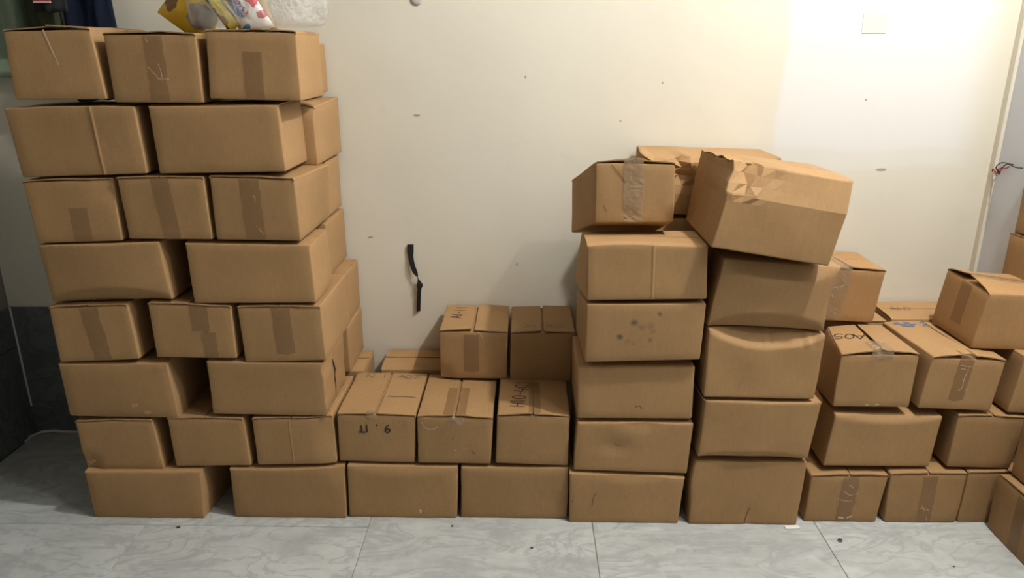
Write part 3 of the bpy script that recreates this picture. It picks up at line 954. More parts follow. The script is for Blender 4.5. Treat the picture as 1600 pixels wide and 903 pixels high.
# ---- middle pile
carton('I1', 'wide carton on the floor with a small white chip low on its front', G_MID, o='s', fn=both(lip(.014, 1.0, .16), dent(.98, .9, .06, .15, .006)), n=(16, 6, 14), flaps=False)
C['I1'].strokes('front', [[(.655, .17), (.668, .14), (.66, .11)]], .006, 'strand_glint', 'paper_chip')
carton('I2', 'wide plain carton on the floor in the middle, left of the first column', G_MID, o='s', fn=lip(.010, 1.0, .10), n=(16, 6, 12), flaps=False)
c = carton('J1', 'carton with dark numerals on its front and a slit in the right lid flap', G_MID, lift=(.005, .005, .003, .003), seam=.005)
c.write("T1 ' 6", 'front', (.27, .63), (.026, 0), (0, .030), adv=.75, width=.005)
c.strokes('top', [[(.57, .40), (.66, .385), (.78, .40), (.93, .385)]], .006, 'ink_faint', 'lid_slit')
c.write('N.1', 'top', (.16, .86), (.034, 0), (0, .03), adv=.8, width=.004, ink='ink_faint')
c.write('A07', 'top', (.60, .86), (.034, 0), (0, .03), adv=.8, width=.004, ink='ink_faint')
c.tape(.44, .93, 1.0, .03, clear=True, top=.05)
c = carton('J2', 'carton with tape bands along both sides of the lid seam, middle of second row', G_MID, lift=(.005, .007, .003, .003), seam=.005, wav=2)
c.tape_top(.34, .475, .0, .65)
c.tape_top(.53, .64, .0, .65)
c.tape(.5, .82, 1.0, .055, clear=True)
c.strokes('front', [[(.06, .88), (.10, .76), (.2, .72), (.27, .78)], [(.60, .98), (.62, .90)]], .0018, 'strand_glint', 'painted_glint')
c.strokes('front', [[(.72, .30), (.76, .25), (.77, .22)], [(.36, .44), (.375, .42)], [(.47, .55), (.485, .5)]], .003, 'scuff', 'scuff')
c.strokes('front', [[(.50, .30), (.515, .27)]], .008, 'scuff_glint', 'scuff')
c = carton('J3', 'carton with a long code in dark marker on its lid, right end of second row', G_MID, lift=(.008, .006, .003, .003), wav=2)
c.write('H10-401', 'top', (.36, .14), (.004, .036), (-.050, .004), adv=.85, width=.0042)
c.tape_top(.44, .60, .0, .75)
c.tape(.5, .96, 1.0, .03, clear=True)
c = carton('K1', 'top left carton of the middle pile with marker code on its left lid flap', G_MID, lift=(.010, .005, .004, .008), seam=.005, fn=dent(.05, .1, .12, .2, .01, .004))
c.tape(.47, .15, .92, .056)
c.write('A1-11', 'top', (.28, .42), (.004, .032), (-.045, .004), adv=.9, width=.0042)
c.strokes('front', [[(.56, .99), (.61, .93), (.63, .88)], [(.0, .12), (.06, .05), (.12, .02)]], .0022, 'strand_glint', 'painted_glint')
c = carton('K2', 'top carton of the middle pile in the shade of the first column', G_MID, lift=(.007, .006, .003, .005), seam=.005, wav=1.6)
c.write('A1(50)', 'top', (.22, .12), (.030, 0), (0, .032), adv=.8, width=.003, ink='ink_faint')
c.tape(.52, .96, 1.0, .03, clear=True)
carton('L1', 'carton against the wall behind the middle pile, lid seam running left to right', G_MID, o='s', lift=(.006, .004, .006, .004), seam=.007)

# ---- first column
c = carton('M6', 'carton with shiny wrinkled clear tape on top of the first column', G_COL, lift=(.009, .009, .003, .003), wav=1.8, tone=1.06, fn=both(dent(.94, .06, .1, .12, .010, .006), dent(.42, .16, .12, .14, .004, .004)))
c.tape(.48, .02, .99, .062, clear=True, top=.3, ragged=1.4)
c.strokes('front', [[(.20, .95), (.30, .80), (.385, .64)], [(.10, .30), (.13, .24), (.15, .18)], [(.34, .18), (.38, .10), (.41, .04)]], .002, 'scuff', 'scuff')
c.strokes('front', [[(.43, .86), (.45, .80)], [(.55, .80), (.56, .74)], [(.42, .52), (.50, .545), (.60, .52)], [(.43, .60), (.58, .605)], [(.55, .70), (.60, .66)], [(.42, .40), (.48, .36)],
                     [(.44, .78), (.44, .70)], [(.56, .72), (.58, .68)], [(.50, .44), (.55, .46)]], .0035, 'strand_glint', 'painted_glint')
c = carton('M5', 'wide carton with open lid edge and a vertical fold, second from top of first column', G_COL, o='s', crease=((.545, .55, .0022),), n=(16, 6, 10),
           fn=lambda u, v, w: (.0, .0, -.012 * (1 - u) ** 6 * sstep(.85, 1, w) * (1 - v)))
c = carton('M4', 'wide carton with dark finger smudges on its front, third from top of first column', G_COL, o='s', mat='card_dirty', bulge=.003, flaps=False)
c = carton('M3', 'wide plain carton in the first column, directly below the smudged one', G_COL, o='s', r=.009, flaps=False)
c.strokes('front', [[(.50, .22), (.53, .25), (.56, .20)]], .003, 'scuff', 'scuff')
c = carton('M2', 'wide carton with a dented front, second from the floor in first column', G_COL, o='s', n=(18, 6, 12), fn=both(dent(.35, .5, .14, .2, .005), dent(.55, .95, .2, .1, .006, .003)), flaps=False)
c.strokes('front', [[(.34, .58), (.37, .53), (.40, .54)]], .0022, 'scuff', 'scuff')
c = carton('M1', 'wide carton on the floor at the foot of first column, scratched on its front', G_COL, o='s', n=(18, 6, 10), fn=dent(.55, .98, .3, .12, .006, .002))
c.strokes('front', [[(.235, .63), (.21, .50), (.205, .38), (.20, .34)], [(.02, .46), (.035, .42)]], .003, 'scuff', 'scuff')
# ---- second column, battered
US6 = [0, .055, .13, .20, .27, .36, .46]
WS6 = [.56, .66, .76, .88, 1.0]
cr6 = crumple(US6, WS6, .01, 23, 1.0, [
    [(0, 0), (0, 0), (0, 0), (0, 0), (0, 0), (0, 0), (0, 0)],
    [(-.6, .2), (-.9, -.2), (.6, .8), (1.0, -.6), (0, .3), (0, 0), (0, 0)],
    [(-.4, 1.2), (.9, .6), (1.4, 3.0), (-.8, .4), (.6, .6), (0, .2), (0, 0)],
    [(.8, 2.0), (1.2, 3.2), (.2, 5.0), (1.0, 2.2), (-.6, .4), (.4, .8), (0, 0)],
    [(.6, 3.0), (1.0, 4.6), (1.6, 6.0), (1.2, 4.0), (0, 1.4), (0, .6), (0, 0)]])


def n6(u, v, w):
    a = cr6(u, v, w)
    k = max(0.0, w - .64)
    fold = .0035 * abs(noise.noise(Vector((u * 26, w * 1.5, 9)))) * min(1, k * 8)
    # the left side is pushed in below its top edge
    side = .020 * (1 - u) ** 3 * math.sin(math.pi * min(1, max(0, w))) * math.sin(math.pi * min(1, max(0, v)))
    return (a[0] + side, a[1] + (.095 * k + fold) * (1 - v) ** 1.5, a[2] - .010 * max(0, 1 - u / .3) * sstep(.85, 1, w) * abs(math.sin(v * 9 + u * 12)))


c = carton('N6', 'big toppled carton with a crumpled corner, tilted on top of second column', G_COL, o='s', fn=n6, n=(1, 7, 1), wob=2.2, smooth=False, ul=US6 + [.52, .57, .63, .66, .73, .80, .84, .91], wl=[.12, .3, .4, .64] + WS6, tone=1.0, lift=(.002, .002, .002, .002))
c = carton('N5', 'big slumped carton directly beneath the toppled one in second column', G_COL, o='s', n=(24, 8, 24), wob=2,
           fn=both(tuck(.040, .26), lip(.024, 1.0, .30), lambda u, v, w: (-.010 * sstep(.6, 1, u) * math.sin(math.pi * w), 0, 0)), flaps=False)
c = carton('N4', 'big carton with an arched buckled band along its top front, middle of second column', G_COL, o='s', n=(40, 8, 40), wob=1.6,
           fn=both(lip(.060, 1.02, .27), lambda u, v, w: (0, .004 * math.sin(u * 70) * sstep(.75, .85, w) * (abs(u - .56) < .045 or abs(u - .88) < .07) * (1 - v), 0)), flaps=False)
c = carton('N3', 'big carton with upturned lid corners, second from the floor in second column', G_COL, o='s', n=(24, 8, 30), wob=1.4, fn=tuck(.022, .13), flaps=False)
for sx in (0, 1):
    p0, p1 = c.P(sx, 0.0, 1.0), c.P(sx, .32, 1.0)
    q = Vector(((-.030 if sx == 0 else .006), 0.02, .030 if sx == 0 else .034))
    i0, i1 = c.P(.10 if sx == 0 else .93, 0.01, 1.0), c.P(.10 if sx == 0 else .93, .3, 1.0)
    vs = [p0, i0, i1, p1, p0 + q * .35, p1 + q]
    vs2 = [v + Vector((0, 0, -.003)) for v in vs]
    fs = [(0, 1, 2, 3), (0, 3, 5, 4), (9, 8, 7, 6), (10, 11, 9, 6), (0, 4, 10, 6), (4, 5, 11, 10), (5, 3, 9, 11), (1, 0, 6, 7), (2, 1, 7, 8), (3, 2, 8, 9)]
    o = mesh_obj('lid_flap', vs + vs2, fs, M['card'], c.obj)
    o.color = c.tone
c = carton('N1', 'big carton on the floor at the foot of second column', G_COL, o='s', n=(22, 8, 16), wob=1.4, sag=.004, flaps=False,
           fn=both(dent(.55, .1, .06, .3, .006), lambda u, v, w: (-.012 * (1 - u) * sstep(.2, .9, w) * math.sin(math.pi * w), 0, 0)))
c.strokes('front', [[(.545, .27), (.525, .14), (.515, .02)]], .0045, 'scuff', 'scuff')
c = carton('O1', 'carton by the wall behind the toppled one, its torn top edge showing', G_COL, o='s', n=(1, 6, 1), ul=[0, .06, .13, .20, .28, .36, .45, .6, .7, .8, .9], wl=[.2, .35, .5, .66, .72, .78, .88, 1.0], flaps=False, smooth=False,
           fn=both(crumple([0, .06, .13, .20, .28, .36, .45, .6], [.5, .66, .78, .88, 1.0], .034, 5), lambda u, v, w: (0, .05 * max(0, w - .72) * (u < .5) * (1 - v), -.016 * sstep(.9, 1, w) * abs(math.sin(u * 9 + .4)) * (.03 < u < .93) * (1 - v))))

# ---- right-hand pile
c = carton('P1', 'carton by the wall right of the toppled one, bright tape on its lid edge', G_RIGHT, lift=(.004, .009, .003, .002), tint=(1.05, 1, .95))
c.tape(.42, .04, 1.0, .06, clear=True, top=.6)
c.strokes('front', [[(.30, .62), (.42, .66), (.50, .72)], [(.20, .24), (.30, .22)], [(.16, .30), (.26, .33)], [(.34, .52), (.36, .46)]], .0025, 'strand_glint', 'painted_glint')
c.strokes('top', [[(.60, .45), (.72, .55), (.80, .50)], [(.55, .75), (.66, .78)]], .003, 'ink_faint', 'marker_writing')
c = carton('Q1', 'carton with an upside-down marker code on its lid, left in third row of right pile', G_RIGHT, lift=(.012, .015, .006, .006), seam=.007, wav=2.6, split=.52)
c.write('A05-', 'top', (.50, .60), (-.048, .012), (-.012, -.052), adv=.85, width=.0045)
c.tape(.53, .90, 1.0, .07, clear=True, top=.32)
c.strokes('top', [[(.44, .16), (.50, .12)], [(.52, .05), (.58, .02)], [(.46, .05), (.52, .10)], [(.60, .30), (.66, .31)], [(.40, .25), (.46, .24)]], .006, 'strand_glint', 'painted_glint')
c.strokes('front', [[(.42, .05), (.47, .045)], [(.55, .05), (.60, .06)]], .004, 'strand_glint', 'painted_glint')
c = carton('Q2', 'carton with a blue printed emblem on its lid, beneath the carton at far right', G_RIGHT, lift=(.016, .010, .010, .006), seam=.006, wav=2.4, split=.56)
c.patches([(.11, .19, .905, .965), (.17, .25, .83, .905), (.25, .33, .90, .96), (.31, .39, .86, .90), (.25, .33, .815, .86)], 'ink_blue', 'printed_emblem')
c.write('2', 'top', (.46, .84), (.030, 0), (0, .035), width=.006, ink='ink_blue', name='printed_emblem')
c.tape(.47, .18, 1.0, .05, ragged=2, top=.1)
c.strokes('front', [[(.52, .80), (.50, .60), (.51, .45), (.47, .38)], [(.40, .86), (.54, .84)], [(.42, .80), (.54, .78)]], .002, 'strand_glint', 'painted_glint')
carton('Q3', 'dark carton at the right frame edge beneath the far right carton', G_RIGHT)
carton('Q4', 'carton by the wall beneath the bright-taped one, only its lid showing', G_RIGHT, lift=(.002, .002, .002, .002))
c = carton('Q5', 'carton by the wall with faint lid writing, left of the far right carton', G_RIGHT, o='s', lift=(.003, .003, .003, .003), tone=1.05)
c.write('A10', 'top', (.12, .40), (.034, 0), (0, .035), width=.004, ink='ink_faint')
c.strokes('top', [[(0.0, .93), (.15, .97), (.3, .96)]], .005, 'strand_glint', 'painted_glint')


def r1(u, v, w):
    return (0, 0, (.010 * (1 - u) ** 4 * (v - .5)) * sstep(.8, 1, w))


def turned_lid(cn):
    """far right carton: its lid seam runs left to right with raggedly lifted ends"""
    return None


c = carton('R1', 'topmost carton at far right, ragged lifted lid ends facing left', G_RIGHT, o='s', lift=(.026, .024, .006, .004), seam=.012, wav=3, fn=r1, tint=(1.04, 1, .95))
VS, FS = [], []
for v0, v1, mt in ((.38, .52, 0), (.53, .66, 0)):
    b = len(VS)
    for i in range(13):
        u = i / 12
        VS += [c.top(u, v0, .001), c.top(u, v1, .001)]
        if i:
            FS.append((b + 2 * i - 2, b + 2 * i, b + 2 * i + 1, b + 2 * i - 1))
mesh_obj('tape', VS, FS, M['tape_clear'], c.obj, True)


def side_tape(cn, v, w0, w1, width):
    hv = width / 2 / cn.b
    VS, FS = [], []
    for i in range(9):
        w = w0 + (w1 - w0) * i / 8
        for j in range(4):
            p = cn.P(0, v + hv * (2 * j / 3 - 1), w)
            p.x -= .0014
            VS.append(p)
        if i:
            for j in range(3):
                a = (i - 1) * 4 + j
                FS.append((a, a + 1, a + 5, a + 4))
    mesh_obj('tape', VS, FS, M['tape'], cn.obj, True)


side_tape(c, .48, .25, .98, .06)
carton('S1', 'wide carton with a bright rounded top edge, second row of right pile', G_RIGHT, o='s', fn=lip(.030, 1.0, .14), n=(24, 6, 18), flaps=False)
carton('S2', 'carton right of the wide one in second row of right pile', G_RIGHT, o='e')
c = carton('T1', 'carton with white-flecked tape on its front, left on floor in right pile', G_RIGHT, lift=(.004, .003, 0, 0), wav=2, r=.008)
c.tape(.53, .04, .96, .055, ragged=2)
c.strokes('front', [[(.46, .66), (.56, .58), (.66, .62)], [(.40, .50), (.52, .46), (.60, .47)], [(.52, .80), (.57, .74)]], .004, 'scuff_glint', 'painted_glint')
c.strokes('front', [[(.46, .10), (.54, .085)], [(.58, .09), (.64, .13)]], .006, 'strand_glint', 'painted_glint')
c = carton('T2', 'carton on the floor in the middle of right pile, starry tape wrinkles', G_RIGHT, lift=(.003, .002, 0, 0), r=.008)
c.tape(.53, .02, .94, .05)
c.strokes('front', [[(.40, .28), (.50, .30), (.58, .26)], [(.47, .36), (.50, .30), (.52, .24)], [(.57, .12), (.58, .06)]], .003, 'scuff_glint', 'painted_glint')
carton('T3', 'dark carton on the floor in the corner of right pile', G_RIGHT)
c = carton('U1', 'carton on the floor cut by the right frame edge, nearest the camera', G_RIGHT, o='s', lift=(.004, .006, .004, .006))
side_tape(c, .58, .02, .96, .05)
carton('U2', 'carton cut by the right frame edge, standing on the nearest floor carton', G_RIGHT, o='s')
carton('V1', 'tall carton by the white pier, just above the far right carton', G_RIGHT, o='s', flaps=True)
carton('V2', 'uppermost carton beside the white pier at the right frame edge', G_RIGHT, o='s', flaps=False)

# ---- cartons that stand wholly behind the front rows and carry what rests on them
for k in range(13):
    carton('Z%d' % k, 'carton hidden behind the front row of the pile', 'hidden rear cartons', o='s', flaps=False, n=(2, 2, 2))

# ------------------------------------------------------------------ the lamp that lights the room (above the frame)
def lamp(at, watt, label, size=.05):
    t = empty('pendant_lamp', at, label, 'lamp')
    vs, fs = lathe([(0.0, -.055), (.022, -.05), (.034, -.03), (.036, -.008), (.026, .018), (.016, .034), (.0, .036)], 20)
    gm = NT('lamp_glow')
    gm.p.inputs['Emission Color'].default_value = (1, .87, .68, 1)
    gm.p.inputs['Emission Strength'].default_value = 6
    o = mesh_obj('bulb', vs, fs, gm.m, t, True)
    o.visible_shadow = True
    vs, fs = lathe([(0, .036), (.019, .036), (.021, .07), (.012, .085), (.003, .088), (.003, ZC - at[2]), (.03, ZC - at[2] - .001)], 20)
    mesh_obj('lamp_holder', vs, fs, plain('lamp_plastic', (.8, .8, .78), .4), t, True)
    d = bpy.data.lights.new('lamp_light', 'POINT')
    d.energy = watt
    d.color = LAMP_COL
    d.shadow_soft_size = size
    lo = bpy.data.objects.new('lamp_light', d)
    lo.location = (0, 0, -.12)
    link(lo, t)
    return t


lamp(LAMP_AT, LAMP_W, 'bare warm bulb hanging from the ceiling above the right-hand cartons')
lamp(LAMP2_AT, LAMP2_W, 'bare warm bulb hanging from the ceiling near the back wall')

# ------------------------------------------------------------------ things on and by the walls
# twisted strip of black tape hanging off the back wall
def strip(name, pts, widths, twists, mat, thick=.0008):
    VS, FS = [], []
    n_ = len(pts)
    for i, p in enumerate(pts):
        w, a = widths[i] / 2, twists[i]
        d = Vector((math.cos(a) * w, math.sin(a) * w, 0))
        nn = Vector((-math.sin(a), math.cos(a), 0)) * thick
        VS += [p - d - nn, p + d - nn, p + d + nn, p - d + nn]
    for i in range(n_ - 1):
        for k in range(4):
            a = 4 * i + k
            b = 4 * i + (k + 1) % 4
            FS.append((a, b, b + 4, a + 4))
    FS += [(3, 2, 1, 0), (4 * n_ - 4, 4 * n_ - 3, 4 * n_ - 2, 4 * n_ - 1)]
    return mesh_obj(name, VS, FS, mat)


blk = plain('black_tape', (.012, .011, .012), .35, .5)
sp = [(-.455, 2.853, .858), (-.456, 2.852, .815), (-.450, 2.846, .775), (-.436, 2.842, .735), (-.429, 2.846, .715), (-.424, 2.848, .690), (-.428, 2.850, .655), (-.432, 2.852, .610), (-.434, 2.852, .575)]
pp = spline(sp, 4)
nk = len(pp) - 1
wid = [.026 if i / nk < .12 else (.021 if i / nk < .35 else max(.004, .021 - .017 * (1 - abs(i / nk - .48) / .13)) if abs(i / nk - .48) < .13 else (.027 if i / nk < .68 else .017)) for i in range(nk + 1)]
tw = [0 if i / nk < .3 else (-2.6 * sstep(.3, .6, i / nk)) for i in range(nk + 1)]
o = strip('tape_strip', [Vector(p) for p in pp], wid, tw, blk)
tag(o, 'twisted strip of black tape hanging from the bare back wall', 'tape strip')

# round filler cap on the wall
vs, fs = lathe([(0, .006), (.014, .006), (.021, .004), (.0235, 0.0)], 24)
vs = [Vector((x, -z, y)) for x, y, z in vs]
o = mesh_obj('filler_disc', vs, fs, plain('cap_paint', (.52, .49, .45), .6), None, True)
o.location = (-.395, YB, 1.772)
tag(o, 'small round pale cap set in the back wall near the top edge', 'cap')
# little knocks in the paint
for (x, z, a, b) in ((-.03, .775, .003, .006), (-.41, 1.36, .012, .004), (-.615, .885, .010, .003), (.0, 1.5, .003, .005), (.51, 1.48, .003, .004), (1.365, 1.16, .018, .005), (1.27, 1.42, .004, .003), (.36, 1.34, .004, .003)):
    vs, fs = lathe([(0, .0012), (1, .0009), (1.2, -.0002)], 9)
    vs = [Vector((p[0] * a * (1 + .3 * noise.noise(Vector((p[0] * 3, p[1] * 3, x * 50)))), -p[2], p[1] * b)) for p in vs]
    o = mesh_obj('paint_chip', vs, fs, plain('chip_colour', (.36, .32, .26), .8), wb)
    o.location = (x, YB, z)
vs, fs = box_vf(-.045, .045, -.0012, .001, -.035, .035, .001)
o = mesh_obj('faded_sticker', vs, fs, plain('sticker_grey', (.60, .61, .57), .55), wb)
o.location = (1.262, YB, 1.687)

# loose wires out of the pier
t = empty('wall_wires', (XS, 2.80, 1.16), 'loose red and black wires sticking out of a hole in the white pier', 'wire')
for nm, mat, P_ in (('black_wire', plain('black_wire', (.02, .02, .02), .4), [(.004, .02, -.005), (-.014, .016, .016), (-.022, -.02, .038), (-.024, -.06, .042), (-.026, -.11, .036), (-.03, -.16, .040)]),
                    ('black_wire', plain('black_wire', (.02, .02, .02), .4), [(.004, .012, -.005), (-.012, .004, .01), (-.02, -.03, .022), (-.024, -.06, .040), (-.028, -.10, .044)]),
                    ('red_wire', plain('red_wire', (.45, .03, .03), .4), [(.004, .018, -.004), (-.012, .034, -.002), (-.014, .03, .008), (-.016, -.005, -.004), (-.02, -.03, .018), (-.022, -.055, .024), (-.026, -.08, .034)])):
    vs, fs = tube_vf(spline(P_, 7), .0022, 6)
    mesh_obj(nm, vs, fs, mat, t, True)
vs, fs = lathe([(0, .0005), (.006, .0004), (.0075, -.001)], 12)
vs = [Vector((-z, x, y)) for x, y, z in vs]
o = mesh_obj('wall_hole', vs, fs, plain('hole_dark', (.015, .013, .012), .9), t)
o.location = (-.0008, .012, -.003)


# ------------------------------------------------------------------ clothes hanging in the left corner
def garment(name, label, x0, x1, z0, z1, y0, folds, amp, mat, thick=.022, seed=1, hem=.02, extra=None):
    t = empty(name, ((x0 + x1) / 2, y0, z0), label, 'clothing')
    nu, nw = 40, 22
    VS, FS = [], []
    for s in (0, 1):
        for j in range(nw + 1):
            w = j / nw
            for i in range(nu + 1):
                u = i / nu
                x = x0 + (x1 - x0) * (u - .5) * (1 - .22 * w ** 2) + (x1 - x0) * .5
                env = math.sin(math.pi * u) ** .35 if 0 < u < 1 else 0.0
                y = amp * math.sin(u * folds * 6.283 + seed + 1.2 * noise.noise(Vector((u * 3, w * 2, seed)))) * (1 - .5 * w)
                y += .010 * noise.noise(Vector((u * 6, w * 5, seed + 3)))
                y += (-thick if s == 0 else thick) * env
                z = z0 + (z1 - z0) * w + hem * noise.noise(Vector((u * 3, 0, seed))) * (1 - w)
                VS.append(Vector((x - (x0 + x1) / 2, y, z - z0)))
    N = (nu + 1) * (nw + 1)
    for j in range(nw):
        for i in range(nu):
            a = j * (nu + 1) + i
            FS.append((a, a + 1, a + nu + 2, a + nu + 1))
            FS.append((N + a, N + a + nu + 1, N + a + nu + 2, N + a + 1))
    for i in range(nu):
        FS.append((i, N + i, N + i + 1, i + 1))
        a = nw * (nu + 1) + i
        FS.append((a, a + 1, N + a + 1, N + a))
    for j in range(nw):
        a = j * (nu + 1)
        FS.append((a, a + nu + 1, N + a + nu + 1, N + a))
        a += nu
        FS.append((a, N + a, N + a + nu + 1, a + nu + 1))
    mesh_obj('cloth', VS, FS, mat, t, True)
    return t


def cloth_mat(name, c1, c2, sc, r=.9):
    q = NT(name)
    wv = q.n('ShaderNodeTexWave', wave_type='BANDS', bands_direction='X')
    wv.inputs['Scale'].default_value = sc
    wv.inputs['Distortion'].default_value = 1.0
    q.l(q.coord(), wv.inputs['Vector'])
    q.col(q.mix(wv.outputs['Fac'], c1, c2)).rough(r, .2)
    q.bump(q.noise(q.coord(), 300, 2), .2, .003)
    return q.m


rail = empty('coat_rail', (-1.80, YB, 2.12), 'wooden peg rail on the back wall holding the hanging clothes', 'rail')
vs, fs = box_vf(-.33, .36, -.012, 0, .02, .08, .004)
mesh_obj('rail_board', vs, fs, plain('rail_wood', (.28, .18, .10), .6), rail)
for x in (-.22, -.02, .08, .24):
    vs, fs = lathe([(0, -.075), (.010, -.07), (.012, -.06), (.006, -.05), (.006, -.018)], 12)
    vs = [Vector((p[0], p[2], p[1])) for p in vs]
    o = mesh_obj('peg', vs, fs, plain('peg_wood', (.35, .23, .13), .5), rail, True)
    o.location = (x, 0, .05)
garment('green_shirt', 'faded grey-green shirt hanging at the far left behind the tall stack', -2.12, -1.79, 1.50, 2.10, 2.80, 2.6, .014, cloth_mat('grey_green_cloth', (.20, .25, .18), (.13, .17, .12), 3), seed=2)
garment('olive_jacket', 'dark olive jacket hanging between the grey-green shirt and the black garment', -1.785, -1.66, 1.44, 2.10, 2.785, 1.2, .012, cloth_mat('olive_cloth', (.045, .052, .028), (.035, .042, .022), 2), seed=5)
t = garment('black_garment', 'black garment with a thin red and white band, hanging behind the tall stack', -1.71, -1.595, 1.722, 2.10, 2.712, 1.0, .008, cloth_mat('black_cloth', (.012, .012, .013), (.016, .016, .018), 2), seed=8, hem=.01)
for nm, z, c in (('white_band', 1.752, (.55, .52, .48)), ('red_band', 1.757, (.30, .04, .05))):
    vs, fs = box_vf(-.032, .028, -.036, -.030, z - 1.725, z - 1.725 + .005, .001)
    mesh_obj(nm, vs, fs, plain(nm, c, .8), t)
garment('navy_trousers', 'dark navy trousers hanging at the right end of the clothes', -1.655, -1.472, 1.42, 2.10, 2.80, 1.3, .012, cloth_mat('navy_cloth', (.006, .012, .030), (.004, .008, .019), 2), seed=11)

# ------------------------------------------------------------------ bag of snacks on the tall stack
ZT = 1.662


def pillow(name, w, h, th, mat, label, loc, rot, seed=1, crimp=True):
    """a filled sachet: two puffed skins, crimped flat at both ends"""
    n_, m_ = 18, 22
    VS, FS = [], []
    for s in (-1, 1):
        for j in range(m_ + 1):
            q = 2 * j / m_ - 1
            for i in range(n_ + 1):
                p = 2 * i / n_ - 1
                e = max(0, 1 - abs(q) ** 3) ** .6 * max(0, 1 - abs(p) ** 2.6) ** .55
                wr = .16 * noise.noise(Vector((p * 2.5, q * 2.5, seed + s))) + .05 * noise.noise(Vector((p * 7, q * 7, seed + s)))
                pinch = 1 - .14 * math.cos(q * 1.57) ** 2
                VS.append(Vector((p * w / 2 * pinch, s * (th / 2 * e * (1 + wr) + .0008), q * h / 2)))
    N = (n_ + 1) * (m_ + 1)
    for j in range(m_):
        for i in range(n_):
            a = j * (n_ + 1) + i
            FS.append((a, a + 1, a + n_ + 2, a + n_ + 1))
            FS.append((N + a, N + a + n_ + 1, N + a + n_ + 2, N + a + 1))
    o = mesh_obj(name, VS, FS, mat, None, True)
    o.location = loc
    o.rotation_euler = rot
    tag(o, label, 'snack packet')
    return o


def print_mat(name, base, parts):
    """flat printed foil: base colour plus noise-edged patches ((axis centre), radius, colour)"""
    q = NT(name)
    co = q.coord()
    dn = q.n('ShaderNodeTexNoise')
    dn.inputs['Scale'].default_value = 45
    q.l(co, dn.inputs['Vector'])
    ad = q.n('ShaderNodeVectorMath', operation='MULTIPLY_ADD')
    q.l(dn.outputs['Color'], ad.inputs[0])
    ad.inputs[1].default_value = (.03, 0, .03)
    q.l(co, ad.inputs[2])
    c = base
    for (p, sx, sz, r, k) in parts:
        mp = q.n('ShaderNodeMapping')
        mp.inputs['Location'].default_value = (-(p[0] + .015) * sx, 0, -(p[1] + .015) * sz)
        mp.inputs['Scale'].default_value = (sx, 0, sz)
        q.l(ad.outputs[0], mp.inputs['Vector'])
        ln = q.n('ShaderNodeVectorMath', operation='LENGTH')
        q.l(mp.outputs[0], ln.inputs[0])
        f = q.ramp(q.math('DIVIDE', ln.outputs['Value'], r), [(.9, 1.0), (1.0, 0.0)])
        c = q.mix(f, c, k)
    q.col(c).rough(.25, .5)
    q.bump(q.noise(co, 35, 3), .3, .004)
    return q.m


ylw = print_mat('yellow_packet_print', (.72, .47, .03), [((.035, -.04), 1, 1, .045, (.30, .27, .23)), ((-.06, -.055), 1.6, 1, .035, (.20, .10, .03)), ((-.05, .06), 1, 2, .05, (.30, .30, .22)), ((.07, .03), 2, 1, .04, (.55, .38, .10))])
pillow('yellow_snack_packet', .17, .24, .07, ylw, 'yellow snack packet with grey and brown print at left in the clear bag', (-.995, 2.41, ZT + .086), (math.radians(8), math.radians(38), math.radians(6)), 3)
ylw2 = print_mat('yellow_stick_print', (.78, .60, .04), [((-.022, -.02), 1, .12, .012, (.03, .02, .015)), ((-.012, -.05), 2, 1, .02, (.25, .14, .03))])
pillow('yellow_stick_packet', .046, .17, .030, ylw2, 'slim yellow and black stick packet leaning in the clear bag', (-.918, 2.33, ZT + .066), (math.radians(6), math.radians(-34), 0), 6)
tan = print_mat('tan_packet_print', (.50, .37, .22), [((.0, -.03), 1, .6, .03, (.58, .52, .42)), ((-.04, .02), 1, 1, .02, (.16, .09, .05))])
pillow('tan_snack_packet', .13, .21, .055, tan, 'tan crumpled packet in the middle of the clear bag', (-.868, 2.478, ZT + .085), (math.radians(4), math.radians(-8), math.radians(-8)), 9)
wht = print_mat('white_blue_packet_print', (.80, .78, .74), [((-.035, .05), 1.2, .55, .034, (.05, .22, .52)), ((-.02, .0), 1.6, .9, .030, (.05, .22, .52)), ((.028, .005), 1.5, .8, .022, (.60, .05, .06)), ((.036, -.045), 1.2, 1.4, .018, (.45, .05, .06)), ((-.025, -.062), 1, 1.5, .016, (.06, .25, .45))])
pk = pillow('white_snack_packet', .095, .185, .042, wht, 'white, blue and red printed packet at right in the clear bag', (-.835, 2.33, ZT + .066), (math.radians(8), math.radians(-24), 0), 12)
red = plain('red_print', (.62, .05, .07), .3)
wh = plain('white_print', (.82, .80, .78), .3)
for lns, wdt, mt, dy in (([[(-.022, .036), (-.010, .030), (-.018, .014), (-.004, .012)], [(-.016, .000), (-.002, -.004)], [(-.012, -.012), (-.006, -.002), (.002, -.014)], [(-.012, -.022), (.004, -.030)], [(-.010, -.034), (.006, -.024)]], .0075, wh, .0235),
                     ([[(-.022, .036), (-.010, .030), (-.018, .014), (-.004, .012)], [(-.016, .000), (-.002, -.004)], [(-.012, -.012), (-.006, -.002), (.002, -.014)], [(-.012, -.022), (.004, -.030)], [(-.010, -.034), (.006, -.024)]], .004, red, .0242)):
    for L in lns:
        pts = [Vector((p[0], -dy - .0012, p[1])) for p in (spline([(a, b, 0) for a, b in L], 5) if len(L) > 2 else [Vector((a, b, 0)) for a, b in L])] if False else None
        q = spline([(a, b, 0) for a, b in L], 5) if len(L) > 2 else [Vector((a, b, 0)) for a, b in L]
        v, f = ribbon([Vector((p.x, -dy, p.y)) for p in q], wdt, Vector((0, -1, 0)))
        mesh_obj('printed_lettering', v, f, mt, pk)

